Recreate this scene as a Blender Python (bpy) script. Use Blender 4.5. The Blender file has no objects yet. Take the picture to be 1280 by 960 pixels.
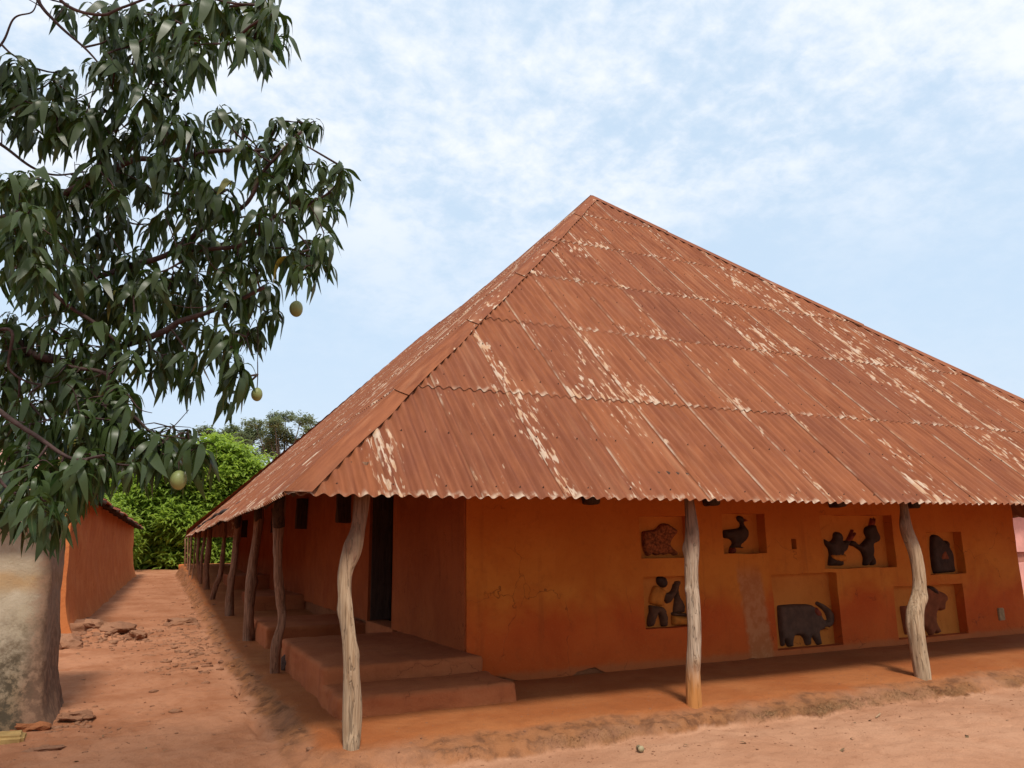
import bpy, bmesh, math, random
import numpy as np
from mathutils import Vector, Matrix, noise as mnoise
from mathutils.geometry import delaunay_2d_cdt
random.seed(7); np.random.seed(7)
SC = bpy.context.scene
COL = SC.collection
# ------------------------------------------------------------------ camera
cam = bpy.data.cameras.new("camera"); cam_o = bpy.data.objects.new("camera", cam); COL.objects.link(cam_o)
RX = (0.90929906, -0.0754158, -0.40925259); RY = (-0.41590256, -0.19813785, -0.88756208); RZ = (-0.01415223, 0.97726857, -0.21153218)
CAM = Vector((0, 0, 1.6))
m = Matrix((RX, RY, RZ)).to_4x4(); m.translation = CAM
cam_o.matrix_world = m
cam.sensor_width = 36; cam.lens = 26.709; cam.clip_start = 0.05; cam.clip_end = 3000
SC.camera = cam_o
# ------------------------------------------------------------------ light, sky, exposure
SUN_EL = 58.0; SUN_DIR = Vector((-0.09, -0.52, 0.85)).normalized()
w = bpy.data.worlds.new("World"); SC.world = w; w.use_nodes = True
SC.view_settings.view_transform = 'Standard'; SC.view_settings.look = 'None'
SC.view_settings.exposure = -0.15; SC.view_settings.gamma = 1
sun = bpy.data.lights.new("sun", 'SUN'); sun.energy = 3.9; sun.angle = math.radians(9); sun.color = (1, .93, .83)
sun_o = bpy.data.objects.new("sun", sun); COL.objects.link(sun_o)
sun_o.rotation_euler = SUN_DIR.to_track_quat('Z', 'Y').to_euler()

class NT:
    """small helper to write node graphs"""
    def __init__(s, tree): s.t = tree; s.n = tree.nodes; s.l = tree.links
    def link(s, a, sock):
        if hasattr(a, 'is_output'): s.l.new(a, sock)
        elif isinstance(a, (tuple, list)):
            if len(sock.default_value) == 4 and len(a) == 3: a = tuple(a) + (1,)
            sock.default_value = a
        elif a is not None:
            try: sock.default_value = a
            except TypeError: sock.default_value = (a, a, a, 1)[:len(sock.default_value)]
    def math(s, op, a, b=None, c=None, clamp=False):
        n = s.n.new('ShaderNodeMath'); n.operation = op; n.use_clamp = clamp
        for i, v in enumerate((a, b, c)):
            if v is not None: s.link(v, n.inputs[i])
        return n.outputs[0]
    def vmath(s, op, a, b=None):
        n = s.n.new('ShaderNodeVectorMath'); n.operation = op
        s.link(a, n.inputs[0])
        if b is not None: s.link(b, n.inputs[1])
        return n.outputs[0]
    def noise(s, vec, scale=5, detail=4, rough=.55, dist=0):
        n = s.n.new('ShaderNodeTexNoise')
        if vec is not None: s.l.new(vec, n.inputs['Vector'])
        n.inputs['Scale'].default_value = scale; n.inputs['Detail'].default_value = detail
        n.inputs['Roughness'].default_value = rough; n.inputs['Distortion'].default_value = dist
        return n.outputs['Fac']
    def ramp(s, v, a, b, smooth=True):
        n = s.n.new('ShaderNodeMapRange'); n.interpolation_type = 'SMOOTHSTEP' if smooth else 'LINEAR'
        s.link(v, n.inputs[0]); n.inputs[1].default_value = a; n.inputs[2].default_value = b
        return n.outputs[0]
    def mix(s, f, a, b, mode='MIX'):
        n = s.n.new('ShaderNodeMix'); n.data_type = 'RGBA'; n.blend_type = mode
        s.link(f, n.inputs[0]); s.link(a, n.inputs[6]); s.link(b, n.inputs[7])
        return n.outputs[2]
    def coord(s, which='Object'): return s.n.new('ShaderNodeTexCoord').outputs[which]
    def pos(s): return s.n.new('ShaderNodeNewGeometry').outputs['Position']
    def attr(s, name):
        n = s.n.new('ShaderNodeAttribute'); n.attribute_name = name; return n.outputs['Fac']
    def uv(s, name):
        n = s.n.new('ShaderNodeUVMap'); n.uv_map = name; return n.outputs[0]
    def sep(s, v):
        n = s.n.new('ShaderNodeSeparateXYZ'); s.l.new(v, n.inputs[0]); return n.outputs
    def comb(s, x, y, z):
        n = s.n.new('ShaderNodeCombineXYZ')
        for i, v in enumerate((x, y, z)): s.link(v, n.inputs[i])
        return n.outputs[0]
    def rand(s): return s.n.new('ShaderNodeObjectInfo').outputs['Random']

def new_mat(name, rough=.9, spec=.2):
    mt = bpy.data.materials.new(name); mt.use_nodes = True
    nt = NT(mt.node_tree); b = mt.node_tree.nodes['Principled BSDF']
    b.inputs['Roughness'].default_value = rough
    b.inputs['Specular IOR Level'].default_value = spec
    return mt, nt, b
def bump(nt, b, h, strength=.5, dist=.02):
    n = nt.n.new('ShaderNodeBump'); n.inputs['Strength'].default_value = strength; n.inputs['Distance'].default_value = dist
    nt.link(h, n.inputs['Height']); nt.l.new(n.outputs[0], b.inputs['Normal'])

# sky: Nishita with a thin sheet of broken altocumulus
nt = NT(w.node_tree); bg = w.node_tree.nodes['Background']; bg.inputs['Strength'].default_value = 0.098
sky = nt.n.new('ShaderNodeTexSky'); sky.sky_type = 'NISHITA'; sky.sun_disc = False
sky.sun_elevation = math.radians(SUN_EL); sky.sun_rotation = math.radians(189.8)
sky.dust_density = 1.5; sky.air_density = 1.0; sky.ozone_density = 1.0; sky.altitude = 200
dirv = nt.coord('Generated'); d3 = nt.sep(dirv)
zz = nt.math('MAXIMUM', nt.math('ADD', d3[2], .30), .05)
plane = nt.comb(nt.math('DIVIDE', d3[0], zz), nt.math('DIVIDE', d3[1], zz), 0.0)
puff = nt.noise(plane, 21.0, 7, .62, .15)
broad = nt.noise(nt.vmath('ADD', plane, (3.1, 1.7, 0)), 3.4, 4, .55, .2)
big = nt.noise(nt.vmath('ADD', plane, (0.4, 7.9, 0)), 1.1, 2, .5)
cov = nt.math('ADD', nt.math('MULTIPLY', puff, .52), nt.math('ADD', nt.math('MULTIPLY', broad, .68), nt.math('MULTIPLY', big, .45)))
cl = nt.ramp(cov, .64, 1.0)
low = nt.ramp(nt.math('ADD', d3[2], nt.math('MULTIPLY', nt.math('SUBTRACT', big, .5), .5)), .24, .50)
cl = nt.math('MULTIPLY', cl, nt.math('ADD', nt.math('MULTIPLY', low, .9), .1))
hz = nt.math('SUBTRACT', 1.0, nt.ramp(d3[2], 0.0, .3))
base = nt.mix(.80, sky.outputs[0], (8.3, 10.4, 12.7))
base = nt.mix(nt.math('MULTIPLY', hz, .55), base, (8.8, 9.6, 10.6))
skc = nt.mix(cl, base, (10.9, 11.4, 12.2))
nt.l.new(skc, bg.inputs['Color'])

# ------------------------------------------------------------------ helpers
def tag(o, label=None, cat=None, group=None, kind=None):
    if label: o['label'] = label
    if cat: o['category'] = cat
    if group: o['group'] = group
    if kind: o['kind'] = kind
    return o
def empty(name, loc, label, cat, group=None):
    o = bpy.data.objects.new(name, None); COL.objects.link(o); o.location = loc
    o.empty_display_size = .2
    return tag(o, label, cat, group)
def link(name, me, mt=None, parent=None, smooth=False):
    o = bpy.data.objects.new(name, me); COL.objects.link(o)
    if mt and not me.materials: me.materials.append(mt)
    if smooth: me.polygons.foreach_set('use_smooth', [True] * len(me.polygons))
    if parent is not None:
        o.parent = parent
        o.matrix_parent_inverse = parent_world(parent).inverted()
    return o
def parent_world(p):
    mw = Matrix.Translation(p.location) @ p.rotation_euler.to_matrix().to_4x4()
    if p.parent: mw = parent_world(p.parent) @ p.matrix_parent_inverse @ mw
    return mw
def mesh_np(name, V, F):
    """V (n,3), F (m,k) with equal k"""
    me = bpy.data.meshes.new(name)
    V = np.asarray(V, np.float32); F = np.asarray(F, np.int32); k = F.shape[1]
    me.vertices.add(len(V)); me.vertices.foreach_set('co', V.ravel())
    me.loops.add(F.size); me.loops.foreach_set('vertex_index', F.ravel())
    me.polygons.add(len(F)); me.polygons.foreach_set('loop_start', np.arange(0, F.size, k, dtype=np.int32))
    me.update(calc_edges=True); me.validate()
    return me
def mesh_py(name, V, F):
    me = bpy.data.meshes.new(name); me.from_pydata([tuple(v) for v in V], [], F); me.update(); return me
def bm_mesh(name, bm):
    bmesh.ops.recalc_face_normals(bm, faces=bm.faces)
    me = bpy.data.meshes.new(name); bm.to_mesh(me); bm.free(); return me
def hash2(ix, iy, seed):
    h = (ix.astype(np.int64) * 374761393 + iy.astype(np.int64) * 668265263 + seed * 1442695041) & 0x7fffffff
    h = ((h ^ (h >> 13)) * 1274126177) & 0x7fffffff
    return ((h ^ (h >> 16)) & 0xffff) / 65535.0
def vnoise(x, y, seed=0):
    x0 = np.floor(x); y0 = np.floor(y); fx = x - x0; fy = y - y0
    fx = fx * fx * (3 - 2 * fx); fy = fy * fy * (3 - 2 * fy)
    a = hash2(x0, y0, seed); b = hash2(x0 + 1, y0, seed); c = hash2(x0, y0 + 1, seed); d = hash2(x0 + 1, y0 + 1, seed)
    return (a * (1 - fx) + b * fx) * (1 - fy) + (c * (1 - fx) + d * fx) * fy - .5
def fbm(x, y, seed=0, o=4):
    r = 0; a = 1.0
    for i in range(o): r = r + a * vnoise(x * 2 ** i, y * 2 ** i, seed + i * 17); a *= .5
    return r
def sstep(a, b, x):
    t = np.clip((x - a) / (b - a), 0, 1); return t * t * (3 - 2 * t)
def tube_data(pts, radii, sides=8, rough=0.0, seed=0, vscale=6.0, cap=True, knots=()):
    """tapered bent tube; returns verts, quads"""
    P = np.array(pts, float); R = np.array(radii, float); n = len(P)
    T = np.gradient(P, axis=0); T /= np.linalg.norm(T, axis=1)[:, None] + 1e-9
    ref = np.array([0, 1, .1]) if abs(T[0][1]) < .8 else np.array([1, 0, .1])
    V = []
    a = np.linspace(0, 2 * math.pi, sides, endpoint=False)
    u = np.cross(T[0], ref); u /= np.linalg.norm(u)
    s = 0.0
    for i in range(n):
        u = u - T[i] * u.dot(T[i]); u /= np.linalg.norm(u); v = np.cross(T[i], u)
        if i: s += np.linalg.norm(P[i] - P[i - 1])
        rr = R[i] * np.ones(sides)
        if rough:
            rr = rr * (1 + rough * (2 * fbm(np.cos(a) * 1.3 + 5.1 + seed, np.sin(a) * 1.3 + s * vscale * .35, seed, 3)
                       + .8 * vnoise(a * 2.2 + seed * 3.7, np.full(sides, s * 1.1), seed + 9)))
        for kt, ka, kr, kw in knots:
            da = np.abs((a - ka + math.pi) % (2 * math.pi) - math.pi)
            rr = rr + kr * np.exp(-((i / (n - 1) - kt) / kw) ** 2 - (da / .45) ** 2)
        for k in range(sides): V.append(P[i] + rr[k] * (math.cos(a[k]) * u + math.sin(a[k]) * v))
    F = []
    for i in range(n - 1):
        for k in range(sides):
            k2 = (k + 1) % sides
            F.append((i * sides + k, i * sides + k2, (i + 1) * sides + k2, (i + 1) * sides + k))
    if cap:
        V.append(P[0]); V.append(P[-1]); c0 = len(V) - 2
        for k in range(sides):
            k2 = (k + 1) % sides
            F.append((c0, k2, k)); F.append((c0 + 1, (n - 1) * sides + k, (n - 1) * sides + k2))
    return V, F
def resample(pts, n):
    """Catmull-Rom through rows of any width"""
    P = np.array(pts, float); P = np.vstack([2 * P[0] - P[1], P, 2 * P[-1] - P[-2]])
    out = []; seg = len(P) - 3
    for i in range(n):
        t = i / (n - 1) * seg; k = min(int(t), seg - 1); t -= k
        p0, p1, p2, p3 = P[k:k + 4]
        out.append(.5 * (2 * p1 + (p2 - p0) * t + (2 * p0 - 5 * p1 + 4 * p2 - p3) * t * t + (3 * p1 - p0 - 3 * p2 + p3) * t ** 3))
    return np.array(out)
def earth_box(name, x0, x1, y0, y1, z0, z1, mt, parent, bev=.03, cuts=10, amp=.02, scale=3.0, smooth=True):
    bm = bmesh.new(); bmesh.ops.create_cube(bm, size=1)
    for v in bm.verts: v.co = Vector((x0 + (v.co.x + .5) * (x1 - x0), y0 + (v.co.y + .5) * (y1 - y0), z0 + (v.co.z + .5) * (z1 - z0)))
    bmesh.ops.bevel(bm, geom=bm.edges[:], offset=bev, segments=2, affect='EDGES', profile=.6)
    L = [e for e in bm.edges if e.calc_length() > .2]
    bmesh.ops.subdivide_edges(bm, edges=L, cuts=cuts, use_grid_fill=True)
    for v in bm.verts:
        n = mnoise.noise_vector(v.co * scale) * amp + mnoise.noise_vector(v.co * scale * 4) * amp * .4
        v.co += Vector((n.x, n.y, n.z * .5))
    return link(name, bm_mesh(name, bm), mt, parent, smooth)
def box_bm(bm, x0, x1, y0, y1, z0, z1):
    r = bmesh.ops.create_cube(bm, size=1)['verts']
    for v in r: v.co = Vector((x0 + (v.co.x + .5) * (x1 - x0), y0 + (v.co.y + .5) * (y1 - y0), z0 + (v.co.z + .5) * (z1 - z0)))
    return r
def rock_mesh(name, r=1.0, seed=0, flat=1.0, sub=2, amp=.35):
    bm = bmesh.new(); bmesh.ops.create_icosphere(bm, subdivisions=sub, radius=r)
    for v in bm.verts:
        p = v.co.normalized()
        k = 1 + amp * mnoise.noise(p * 1.4 + Vector((seed * 3.1, 0, 0))) * 1.6 + amp * .5 * mnoise.noise(p * 4 + Vector((0, seed * 2.3, 0)))
        v.co = p * r * k; v.co.z *= flat
    return bm_mesh(name, bm)

# ------------------------------------------------------------------ materials
def mat_plain(name, c, rough=.9, var=.25, scale=6.0, bmp=.25, spec=.2, bscale=40):
    mt, nt, b = new_mat(name, rough, spec); p = nt.coord('Object')
    n = nt.noise(p, scale, 5, .6)
    col = nt.mix(nt.ramp(n, .3, .7), tuple(x * (1 - var) for x in c), tuple(min(1, x * (1 + var)) for x in c))
    nt.l.new(col, b.inputs['Base Color'])
    if bmp: bump(nt, b, nt.noise(p, bscale, 4, .6), bmp, .01)
    return mt
def mat_ground():
    mt, nt, b = new_mat('laterite_ground', .95, .1); p = nt.pos()
    fl = nt.attr('floor'); bk = nt.attr('bank'); al = nt.attr('alley')
    n1 = nt.noise(p, .9, 5, .6, .3); n2 = nt.noise(p, 7, 6, .65); n3 = nt.noise(p, 60, 4, .6)
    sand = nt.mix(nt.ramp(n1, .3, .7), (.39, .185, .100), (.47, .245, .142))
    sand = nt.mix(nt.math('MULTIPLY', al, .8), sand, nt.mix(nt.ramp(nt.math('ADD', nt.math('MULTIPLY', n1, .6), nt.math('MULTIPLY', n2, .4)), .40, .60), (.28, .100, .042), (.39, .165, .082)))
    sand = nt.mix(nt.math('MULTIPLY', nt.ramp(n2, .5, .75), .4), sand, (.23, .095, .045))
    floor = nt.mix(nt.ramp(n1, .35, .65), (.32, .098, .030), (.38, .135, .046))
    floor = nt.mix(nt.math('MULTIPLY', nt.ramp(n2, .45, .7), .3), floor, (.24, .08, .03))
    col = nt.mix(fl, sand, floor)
    bank = nt.mix(nt.ramp(n2, .35, .6), (.15, .062, .028), (.31, .125, .05))
    col = nt.mix(nt.math('MULTIPLY', nt.ramp(bk, .15, .75), nt.ramp(n1, .25, .6)), col, bank)
    col = nt.mix(nt.math('MULTIPLY', nt.ramp(n3, .58, .75), .38), col, (.19, .075, .033))
    col = nt.mix(nt.math('MULTIPLY', nt.ramp(nt.noise(p, 130, 2, .5), .68, .76), .5), col, (.50, .34, .24))
    my = nt.math('MULTIPLY', nt.attr('mossy'), nt.ramp(n2, .34, .56))
    col = nt.mix(nt.math('MULTIPLY', my, .85), col, nt.mix(nt.ramp(n3, .4, .62), (.105, .058, .026), (.24, .135, .065)))
    nt.l.new(col, b.inputs['Base Color'])
    h = nt.math('ADD', nt.math('MULTIPLY', n2, .7), nt.math('MULTIPLY', n3, .35))
    bump(nt, b, h, .9, .035)
    return mt
def mat_roof(name='rusty_tin'):
    mt, nt, b = new_mat(name, .75, .12)
    b.inputs['Metallic'].default_value = 0.0
    g = nt.uv('UVMap'); l = nt.sep(nt.uv('Loc')); gs = nt.sep(g); rnd = nt.rand()
    off = nt.math('MULTIPLY', rnd, 37.0)
    st = nt.comb(nt.math('MULTIPLY', gs[0], 16), nt.math('MULTIPLY', gs[1], 1.5), off)
    streak = nt.noise(st, 1, 5, .6)
    fl = nt.noise(nt.comb(nt.math('MULTIPLY', gs[0], 30), nt.math('MULTIPLY', gs[1], 5.2), 3.3), 1, 2, .5, .1)
    pat = nt.noise(nt.comb(nt.math('MULTIPLY', gs[0], .95), nt.math('MULTIPLY', gs[1], .33), nt.math('MULTIPLY', rnd, 2.2)), 1, 3, .6)
    blot = nt.noise(nt.comb(gs[0], gs[1], 9.0), 2.2, 5, .65)
    rust = nt.mix(nt.ramp(streak, .3, .7), (.172, .051, .021), (.28, .094, .039))
    rust = nt.mix(nt.math('MULTIPLY', nt.ramp(blot, .42, .7), .55), rust, (.195, .062, .032))
    rust = nt.mix(nt.math('MULTIPLY', nt.ramp(rnd, .0, 1., False), .45), rust, nt.mix(.5, rust, (.325, .114, .050)))
    rust = nt.mix(nt.math('MULTIPLY', nt.ramp(nt.math('FRACT', nt.math('MULTIPLY', rnd, 7.3)), .55, 1.), .3), rust, (.15, .050, .030))
    # pale zinc showing where the rust skin has flaked, in long flecks
    pat = nt.math('ADD', nt.math('SUBTRACT', pat, .065), nt.math('ADD', nt.math('MULTIPLY', nt.math('SUBTRACT', 1, nt.ramp(l[0], 0, .28)), .12), nt.math('MULTIPLY', nt.math('SUBTRACT', 1, nt.ramp(l[1], 0, .5)), .08)))
    reg = nt.math('MULTIPLY', nt.ramp(nt.math('ABSOLUTE', nt.math('SUBTRACT', nt.math('SUBTRACT', gs[0], nt.math('MULTIPLY', gs[1], -.12)), 12.6)), 2.4, .6), nt.ramp(gs[1], 1.8, 3.2))
    pat = nt.math('ADD', pat, nt.math('MULTIPLY', reg, .075))
    fade = nt.noise(nt.comb(nt.math('MULTIPLY', gs[0], 7), nt.math('MULTIPLY', gs[1], .5), off), 1, 4, .6)
    rust = nt.mix(nt.math('MULTIPLY', nt.ramp(fade, .52, .75), .45), rust, (.36, .165, .085))
    thr = nt.math('SUBTRACT', .76, nt.math('MULTIPLY', nt.ramp(pat, .40, .70), .26))
    fleck = nt.ramp(nt.math('SUBTRACT', fl, thr), -.02, .08)
    edge_v = nt.math('SUBTRACT', 1, nt.ramp(l[1], .0, .10))
    eb = nt.noise(nt.comb(nt.math('MULTIPLY', gs[0], 9), nt.math('MULTIPLY', gs[1], 5), off), 1, 3, .6)
    edge_v = nt.math('MULTIPLY', nt.math('MULTIPLY', edge_v, nt.ramp(eb, .46, .62)), nt.ramp(pat, .36, .56))
    edge_u = nt.math('SUBTRACT', 1, nt.ramp(l[0], .004, .024))
    en = nt.noise(nt.comb(nt.math('MULTIPLY', gs[0], 4), nt.math('MULTIPLY', gs[1], 1.7), off), 1, 3, .6)
    edge_u = nt.math('MULTIPLY', edge_u, nt.ramp(en, .40, .60))
    z = nt.math('MAXIMUM', nt.math('MAXIMUM', fleck, edge_v), nt.math('MULTIPLY', edge_u, .8))
    zc = nt.mix(nt.ramp(eb, .4, .6), (.52, .33, .20), (.58, .45, .33))
    col = nt.mix(nt.math('MULTIPLY', z, .8), rust, zc)
    nt.l.new(col, b.inputs['Base Color'])
    bump(nt, b, nt.noise(nt.comb(gs[0], gs[1], 0.0), 60, 4, .6), .25, .004)
    return mt
def cracks(nt, p, scale=1.5, width=.007):
    v = nt.n.new('ShaderNodeTexVoronoi'); v.feature = 'DISTANCE_TO_EDGE'; v.inputs['Scale'].default_value = scale
    nz = nt.n.new('ShaderNodeTexNoise'); nz.inputs['Scale'].default_value = 3.5; nz.inputs['Detail'].default_value = 6; nt.l.new(p, nz.inputs['Vector'])
    nt.l.new(nt.vmath('ADD', p, nt.vmath('MULTIPLY', nz.outputs['Color'], (.45, .45, .45))), v.inputs['Vector'])
    c = nt.math('SUBTRACT', 1, nt.ramp(v.outputs['Distance'], width * .3, width))
    return nt.math('MULTIPLY', c, nt.ramp(nt.noise(p, 1.7, 3, .5), .50, .62))
def mat_facade():
    mt, nt, b = new_mat('ochre_earth_plaster', .85, .15); p = nt.pos(); s = nt.sep(p)
    n1 = nt.noise(p, 1.1, 5, .6, .4); n2 = nt.noise(p, 9, 6, .65); n3 = nt.noise(p, 45, 4, .6)
    ochre = nt.mix(nt.ramp(n1, .3, .7), (.48, .125, .016), (.58, .18, .025))
    red = nt.mix(nt.ramp(n1, .3, .7), (.45, .070, .011), (.54, .098, .016))
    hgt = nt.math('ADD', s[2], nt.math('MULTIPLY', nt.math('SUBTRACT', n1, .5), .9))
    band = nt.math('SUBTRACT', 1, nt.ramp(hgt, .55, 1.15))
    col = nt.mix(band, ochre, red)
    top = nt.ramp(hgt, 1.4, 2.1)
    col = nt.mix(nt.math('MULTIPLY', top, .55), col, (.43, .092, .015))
    col = nt.mix(nt.math('MULTIPLY', nt.ramp(n2, .5, .75), .22), col, (.22, .055, .014))
    rub = nt.math('SUBTRACT', 1, nt.ramp(nt.math('ADD', s[2], nt.math('MULTIPLY', n2, .12)), .10, .20))
    col = nt.mix(nt.math('MULTIPLY', rub, .55), col, (.34, .125, .045))
    ver = nt.noise(nt.comb(nt.math('MULTIPLY', s[0], 5), 0.0, nt.math('MULTIPLY', s[2], .5)), 1, 5, .65)
    col = nt.mix(nt.math('MULTIPLY', nt.ramp(ver, .54, .74), .35), col, (.25, .06, .014))
    col = nt.mix(nt.math('MULTIPLY', nt.ramp(n3, .55, .75), .25), col, (.52, .20, .05))
    ck = cracks(nt, p, 1.1, .006)
    col = nt.mix(nt.math('MULTIPLY', ck, .6), col, (.12, .03, .01))
    # a repaired, paler run of plaster below the bird
    ctr = nt.math('ADD', 8.02, nt.math('ADD', nt.math('MULTIPLY', nt.math('SUBTRACT', s[2], .8), -.12), nt.math('MULTIPLY', nt.math('SUBTRACT', n1, .5), .25)))
    dx = nt.math('ABSOLUTE', nt.math('SUBTRACT', s[0], ctr))
    strip = nt.math('MULTIPLY', nt.math('SUBTRACT', 1, nt.ramp(nt.math('ADD', dx, nt.math('MULTIPLY', n2, .12)), .24, .33)), nt.math('SUBTRACT', 1, nt.ramp(s[2], 1.05, 1.4)))
    col = nt.mix(nt.math('MULTIPLY', strip, .85), col, nt.mix(nt.ramp(n2, .4, .6), (.46, .18, .07), (.39, .13, .042)))
    nt.l.new(col, b.inputs['Base Color'])
    h = nt.math('ADD', nt.math('MULTIPLY', n1, 1.2), nt.math('ADD', nt.math('MULTIPLY', n2, .6), nt.math('MULTIPLY', n3, .35)))
    h = nt.math('SUBTRACT', h, nt.math('MULTIPLY', ck, .8))
    bump(nt, b, h, .5, .03)
    return mt
def mat_earth(name, a, c2, dark, bs=.5):
    mt, nt, b = new_mat(name, .92, .12); p = nt.pos()
    n1 = nt.noise(p, 1.3, 5, .6, .3); n2 = nt.noise(p, 10, 6, .65); n3 = nt.noise(p, 55, 4, .6)
    s = nt.sep(p)
    ver = nt.noise(nt.comb(nt.math('MULTIPLY', s[0], 6), nt.math('MULTIPLY', s[1], 6), nt.math('MULTIPLY', s[2], .8)), 1, 5, .6)
    col = nt.mix(nt.ramp(n1, .3, .7), a, c2)
    col = nt.mix(nt.math('MULTIPLY', nt.ramp(n2, .5, .75), .4), col, dark)
    col = nt.mix(nt.math('MULTIPLY', nt.ramp(ver, .52, .75), .35), col, dark)
    ck = cracks(nt, p, 1.8, .009)
    col = nt.mix(nt.math('MULTIPLY', ck, .6), col, tuple(x * .5 for x in dark))
    col = nt.mix(nt.math('MULTIPLY', nt.ramp(n3, .54, .74), .3), col, tuple(min(1, x * 1.3) for x in c2))
    nt.l.new(col, b.inputs['Base Color'])
    bump(nt, b, nt.math('SUBTRACT', nt.math('ADD', n2, nt.math('MULTIPLY', n3, .55)), nt.math('MULTIPLY', ck, .7)), bs, .03)
    return mt
def mat_whitewash():
    mt, nt, b = new_mat('stained_whitewash', .9, .15); p = nt.pos(); s = nt.sep(p)
    n1 = nt.noise(p, 1.6, 5, .62, .4); n2 = nt.noise(p, 8, 7, .7); n3 = nt.noise(p, 40, 4, .6)
    col = nt.mix(nt.ramp(n1, .35, .65), (.34, .265, .17), (.47, .385, .275))
    yel = nt.math('MULTIPLY', nt.ramp(nt.math('ABSOLUTE', nt.math('SUBTRACT', s[2], nt.math('ADD', 1.33, nt.math('MULTIPLY', nt.math('SUBTRACT', n1, .5), .3)))), .16, .02), nt.ramp(n1, .3, .6))
    col = nt.mix(nt.math('MULTIPLY', yel, .7), col, (.40, .22, .075))
    hh = nt.math('ADD', s[2], nt.math('MULTIPLY', nt.math('SUBTRACT', n1, .5), 1.1))
    hh = nt.math('ADD', hh, nt.math('MULTIPLY', nt.math('SUBTRACT', n2, .5), .8))
    g = nt.math('SUBTRACT', 1, nt.ramp(hh, .5, 1.15))
    col = nt.mix(nt.math('MULTIPLY', g, .85), col, nt.mix(nt.ramp(n2, .42, .6), (.15, .105, .065), (.30, .24, .165)))
    g2 = nt.math('SUBTRACT', 1, nt.ramp(hh, .22, .62))
    col = nt.mix(nt.math('MULTIPLY', g2, .9), col, nt.mix(nt.ramp(n2, .45, .6), (.055, .040, .024), (.17, .105, .055)))
    cx = nt.math('ADD', s[0], nt.math('MULTIPLY', nt.math('SUBTRACT', n2, .5), .30))
    cs = nt.ramp(cx, -1.20, -1.02)
    col = nt.mix(nt.math('MULTIPLY', cs, .8), col, nt.mix(nt.ramp(n2, .42, .6), (.15, .08, .05), (.24, .13, .08)))
    nt.l.new(col, b.inputs['Base Color'])
    bump(nt, b, nt.math('ADD', n2, nt.math('MULTIPLY', n3, .6)), .4, .02)
    return mt
def mat_wood(name, lo, hi, stain=None, brown=None):
    mt, nt, b = new_mat(name, .8, .2); p = nt.pos(); s = nt.sep(p)
    gr = nt.noise(nt.comb(nt.math('MULTIPLY', s[0], 38), nt.math('MULTIPLY', s[1], 38), nt.math('MULTIPLY', s[2], 2.2)), 1, 6, .65, .4)
    big = nt.noise(p, 3, 4, .6)
    col = nt.mix(nt.ramp(gr, .32, .66), lo, hi)
    col = nt.mix(nt.math('MULTIPLY', nt.ramp(big, .5, .75), .4), col, tuple(x * .55 for x in hi))
    if brown:  # eave shade painted into the post tops as darker red-brown
        shade_z = nt.math('ADD', s[2], nt.math('ADD', nt.math('MULTIPLY', nt.math('SUBTRACT', gr, .5), .8), nt.math('MULTIPLY', nt.math('SUBTRACT', big, .5), .5)))
        col = nt.mix(nt.math('MULTIPLY', nt.ramp(shade_z, brown - .12, brown + .16), .85), col, nt.mix(nt.ramp(gr, .35, .65), (.10, .038, .020), (.19, .082, .045)))
    crack = nt.noise(nt.comb(nt.math('MULTIPLY', s[0], 22), nt.math('MULTIPLY', s[1], 22), nt.math('MULTIPLY', s[2], 1.3)), 1, 3, .5, .6)
    ck = nt.ramp(nt.math('ABSOLUTE', nt.math('SUBTRACT', crack, .5)), .02, .0)
    col = nt.mix(nt.math('MULTIPLY', ck, .6), col, tuple(x * .3 for x in lo))
    if stain:
        sm = nt.math('SUBTRACT', 1, nt.ramp(nt.math('ADD', s[2], nt.math('MULTIPLY', gr, .25)), stain[1] - .2, stain[1] + .25))
        col = nt.mix(nt.math('MULTIPLY', sm, .92), col, stain[0])
    nt.l.new(col, b.inputs['Base Color'])
    bump(nt, b, nt.math('SUBTRACT', nt.math('MULTIPLY', gr, 1.0), nt.math('MULTIPLY', ck, .8)), .7, .012)
    return mt
def mat_leaf(name, a, c2, under, rough=.42, trans=.25, tcol=(.16, .26, .03)):
    mt, nt, b = new_mat(name, rough, .3)
    p = nt.pos(); n = nt.noise(p, 9, 2, .5); n2 = nt.noise(p, 1.1, 3, .6)
    col = nt.mix(nt.ramp(nt.math('ADD', nt.math('MULTIPLY', n, .6), nt.math('MULTIPLY', n2, .4)), .35, .65), a, c2)
    col = nt.mix(nt.math('MULTIPLY', nt.ramp(nt.attr('rib'), .80, 1.0), .55), col, (.13, .15, .06))
    col = nt.mix(nt.math('MULTIPLY', nt.rand(), .35), col, tuple(x * 1.5 for x in c2))
    bf = nt.n.new('ShaderNodeNewGeometry').outputs['Backfacing']
    col = nt.mix(bf, col, under)
    nt.l.new(col, b.inputs['Base Color'])
    tr = nt.n.new('ShaderNodeBsdfTranslucent'); nt.link(nt.mix(.5, col, tcol), tr.inputs[0])
    mx = nt.n.new('ShaderNodeMixShader'); mx.inputs[0].default_value = trans
    nt.l.new(b.outputs[0], mx.inputs[1]); nt.l.new(tr.outputs[0], mx.inputs[2])
    nt.l.new(mx.outputs[0], nt.n['Material Output'].inputs[0])
    return mt
M = {}
M['ground'] = mat_ground(); M['roof'] = mat_roof(); M['facade'] = mat_facade()
M['side'] = mat_earth('red_earth_plaster', (.30, .070, .020), (.38, .098, .028), (.19, .046, .016))
M['step'] = mat_earth('red_earth_step', (.33, .095, .034), (.41, .132, .05), (.23, .065, .026))
M['orange'] = mat_earth('orange_earth_plaster', (.46, .135, .042), (.53, .18, .058), (.35, .095, .032))
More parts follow.
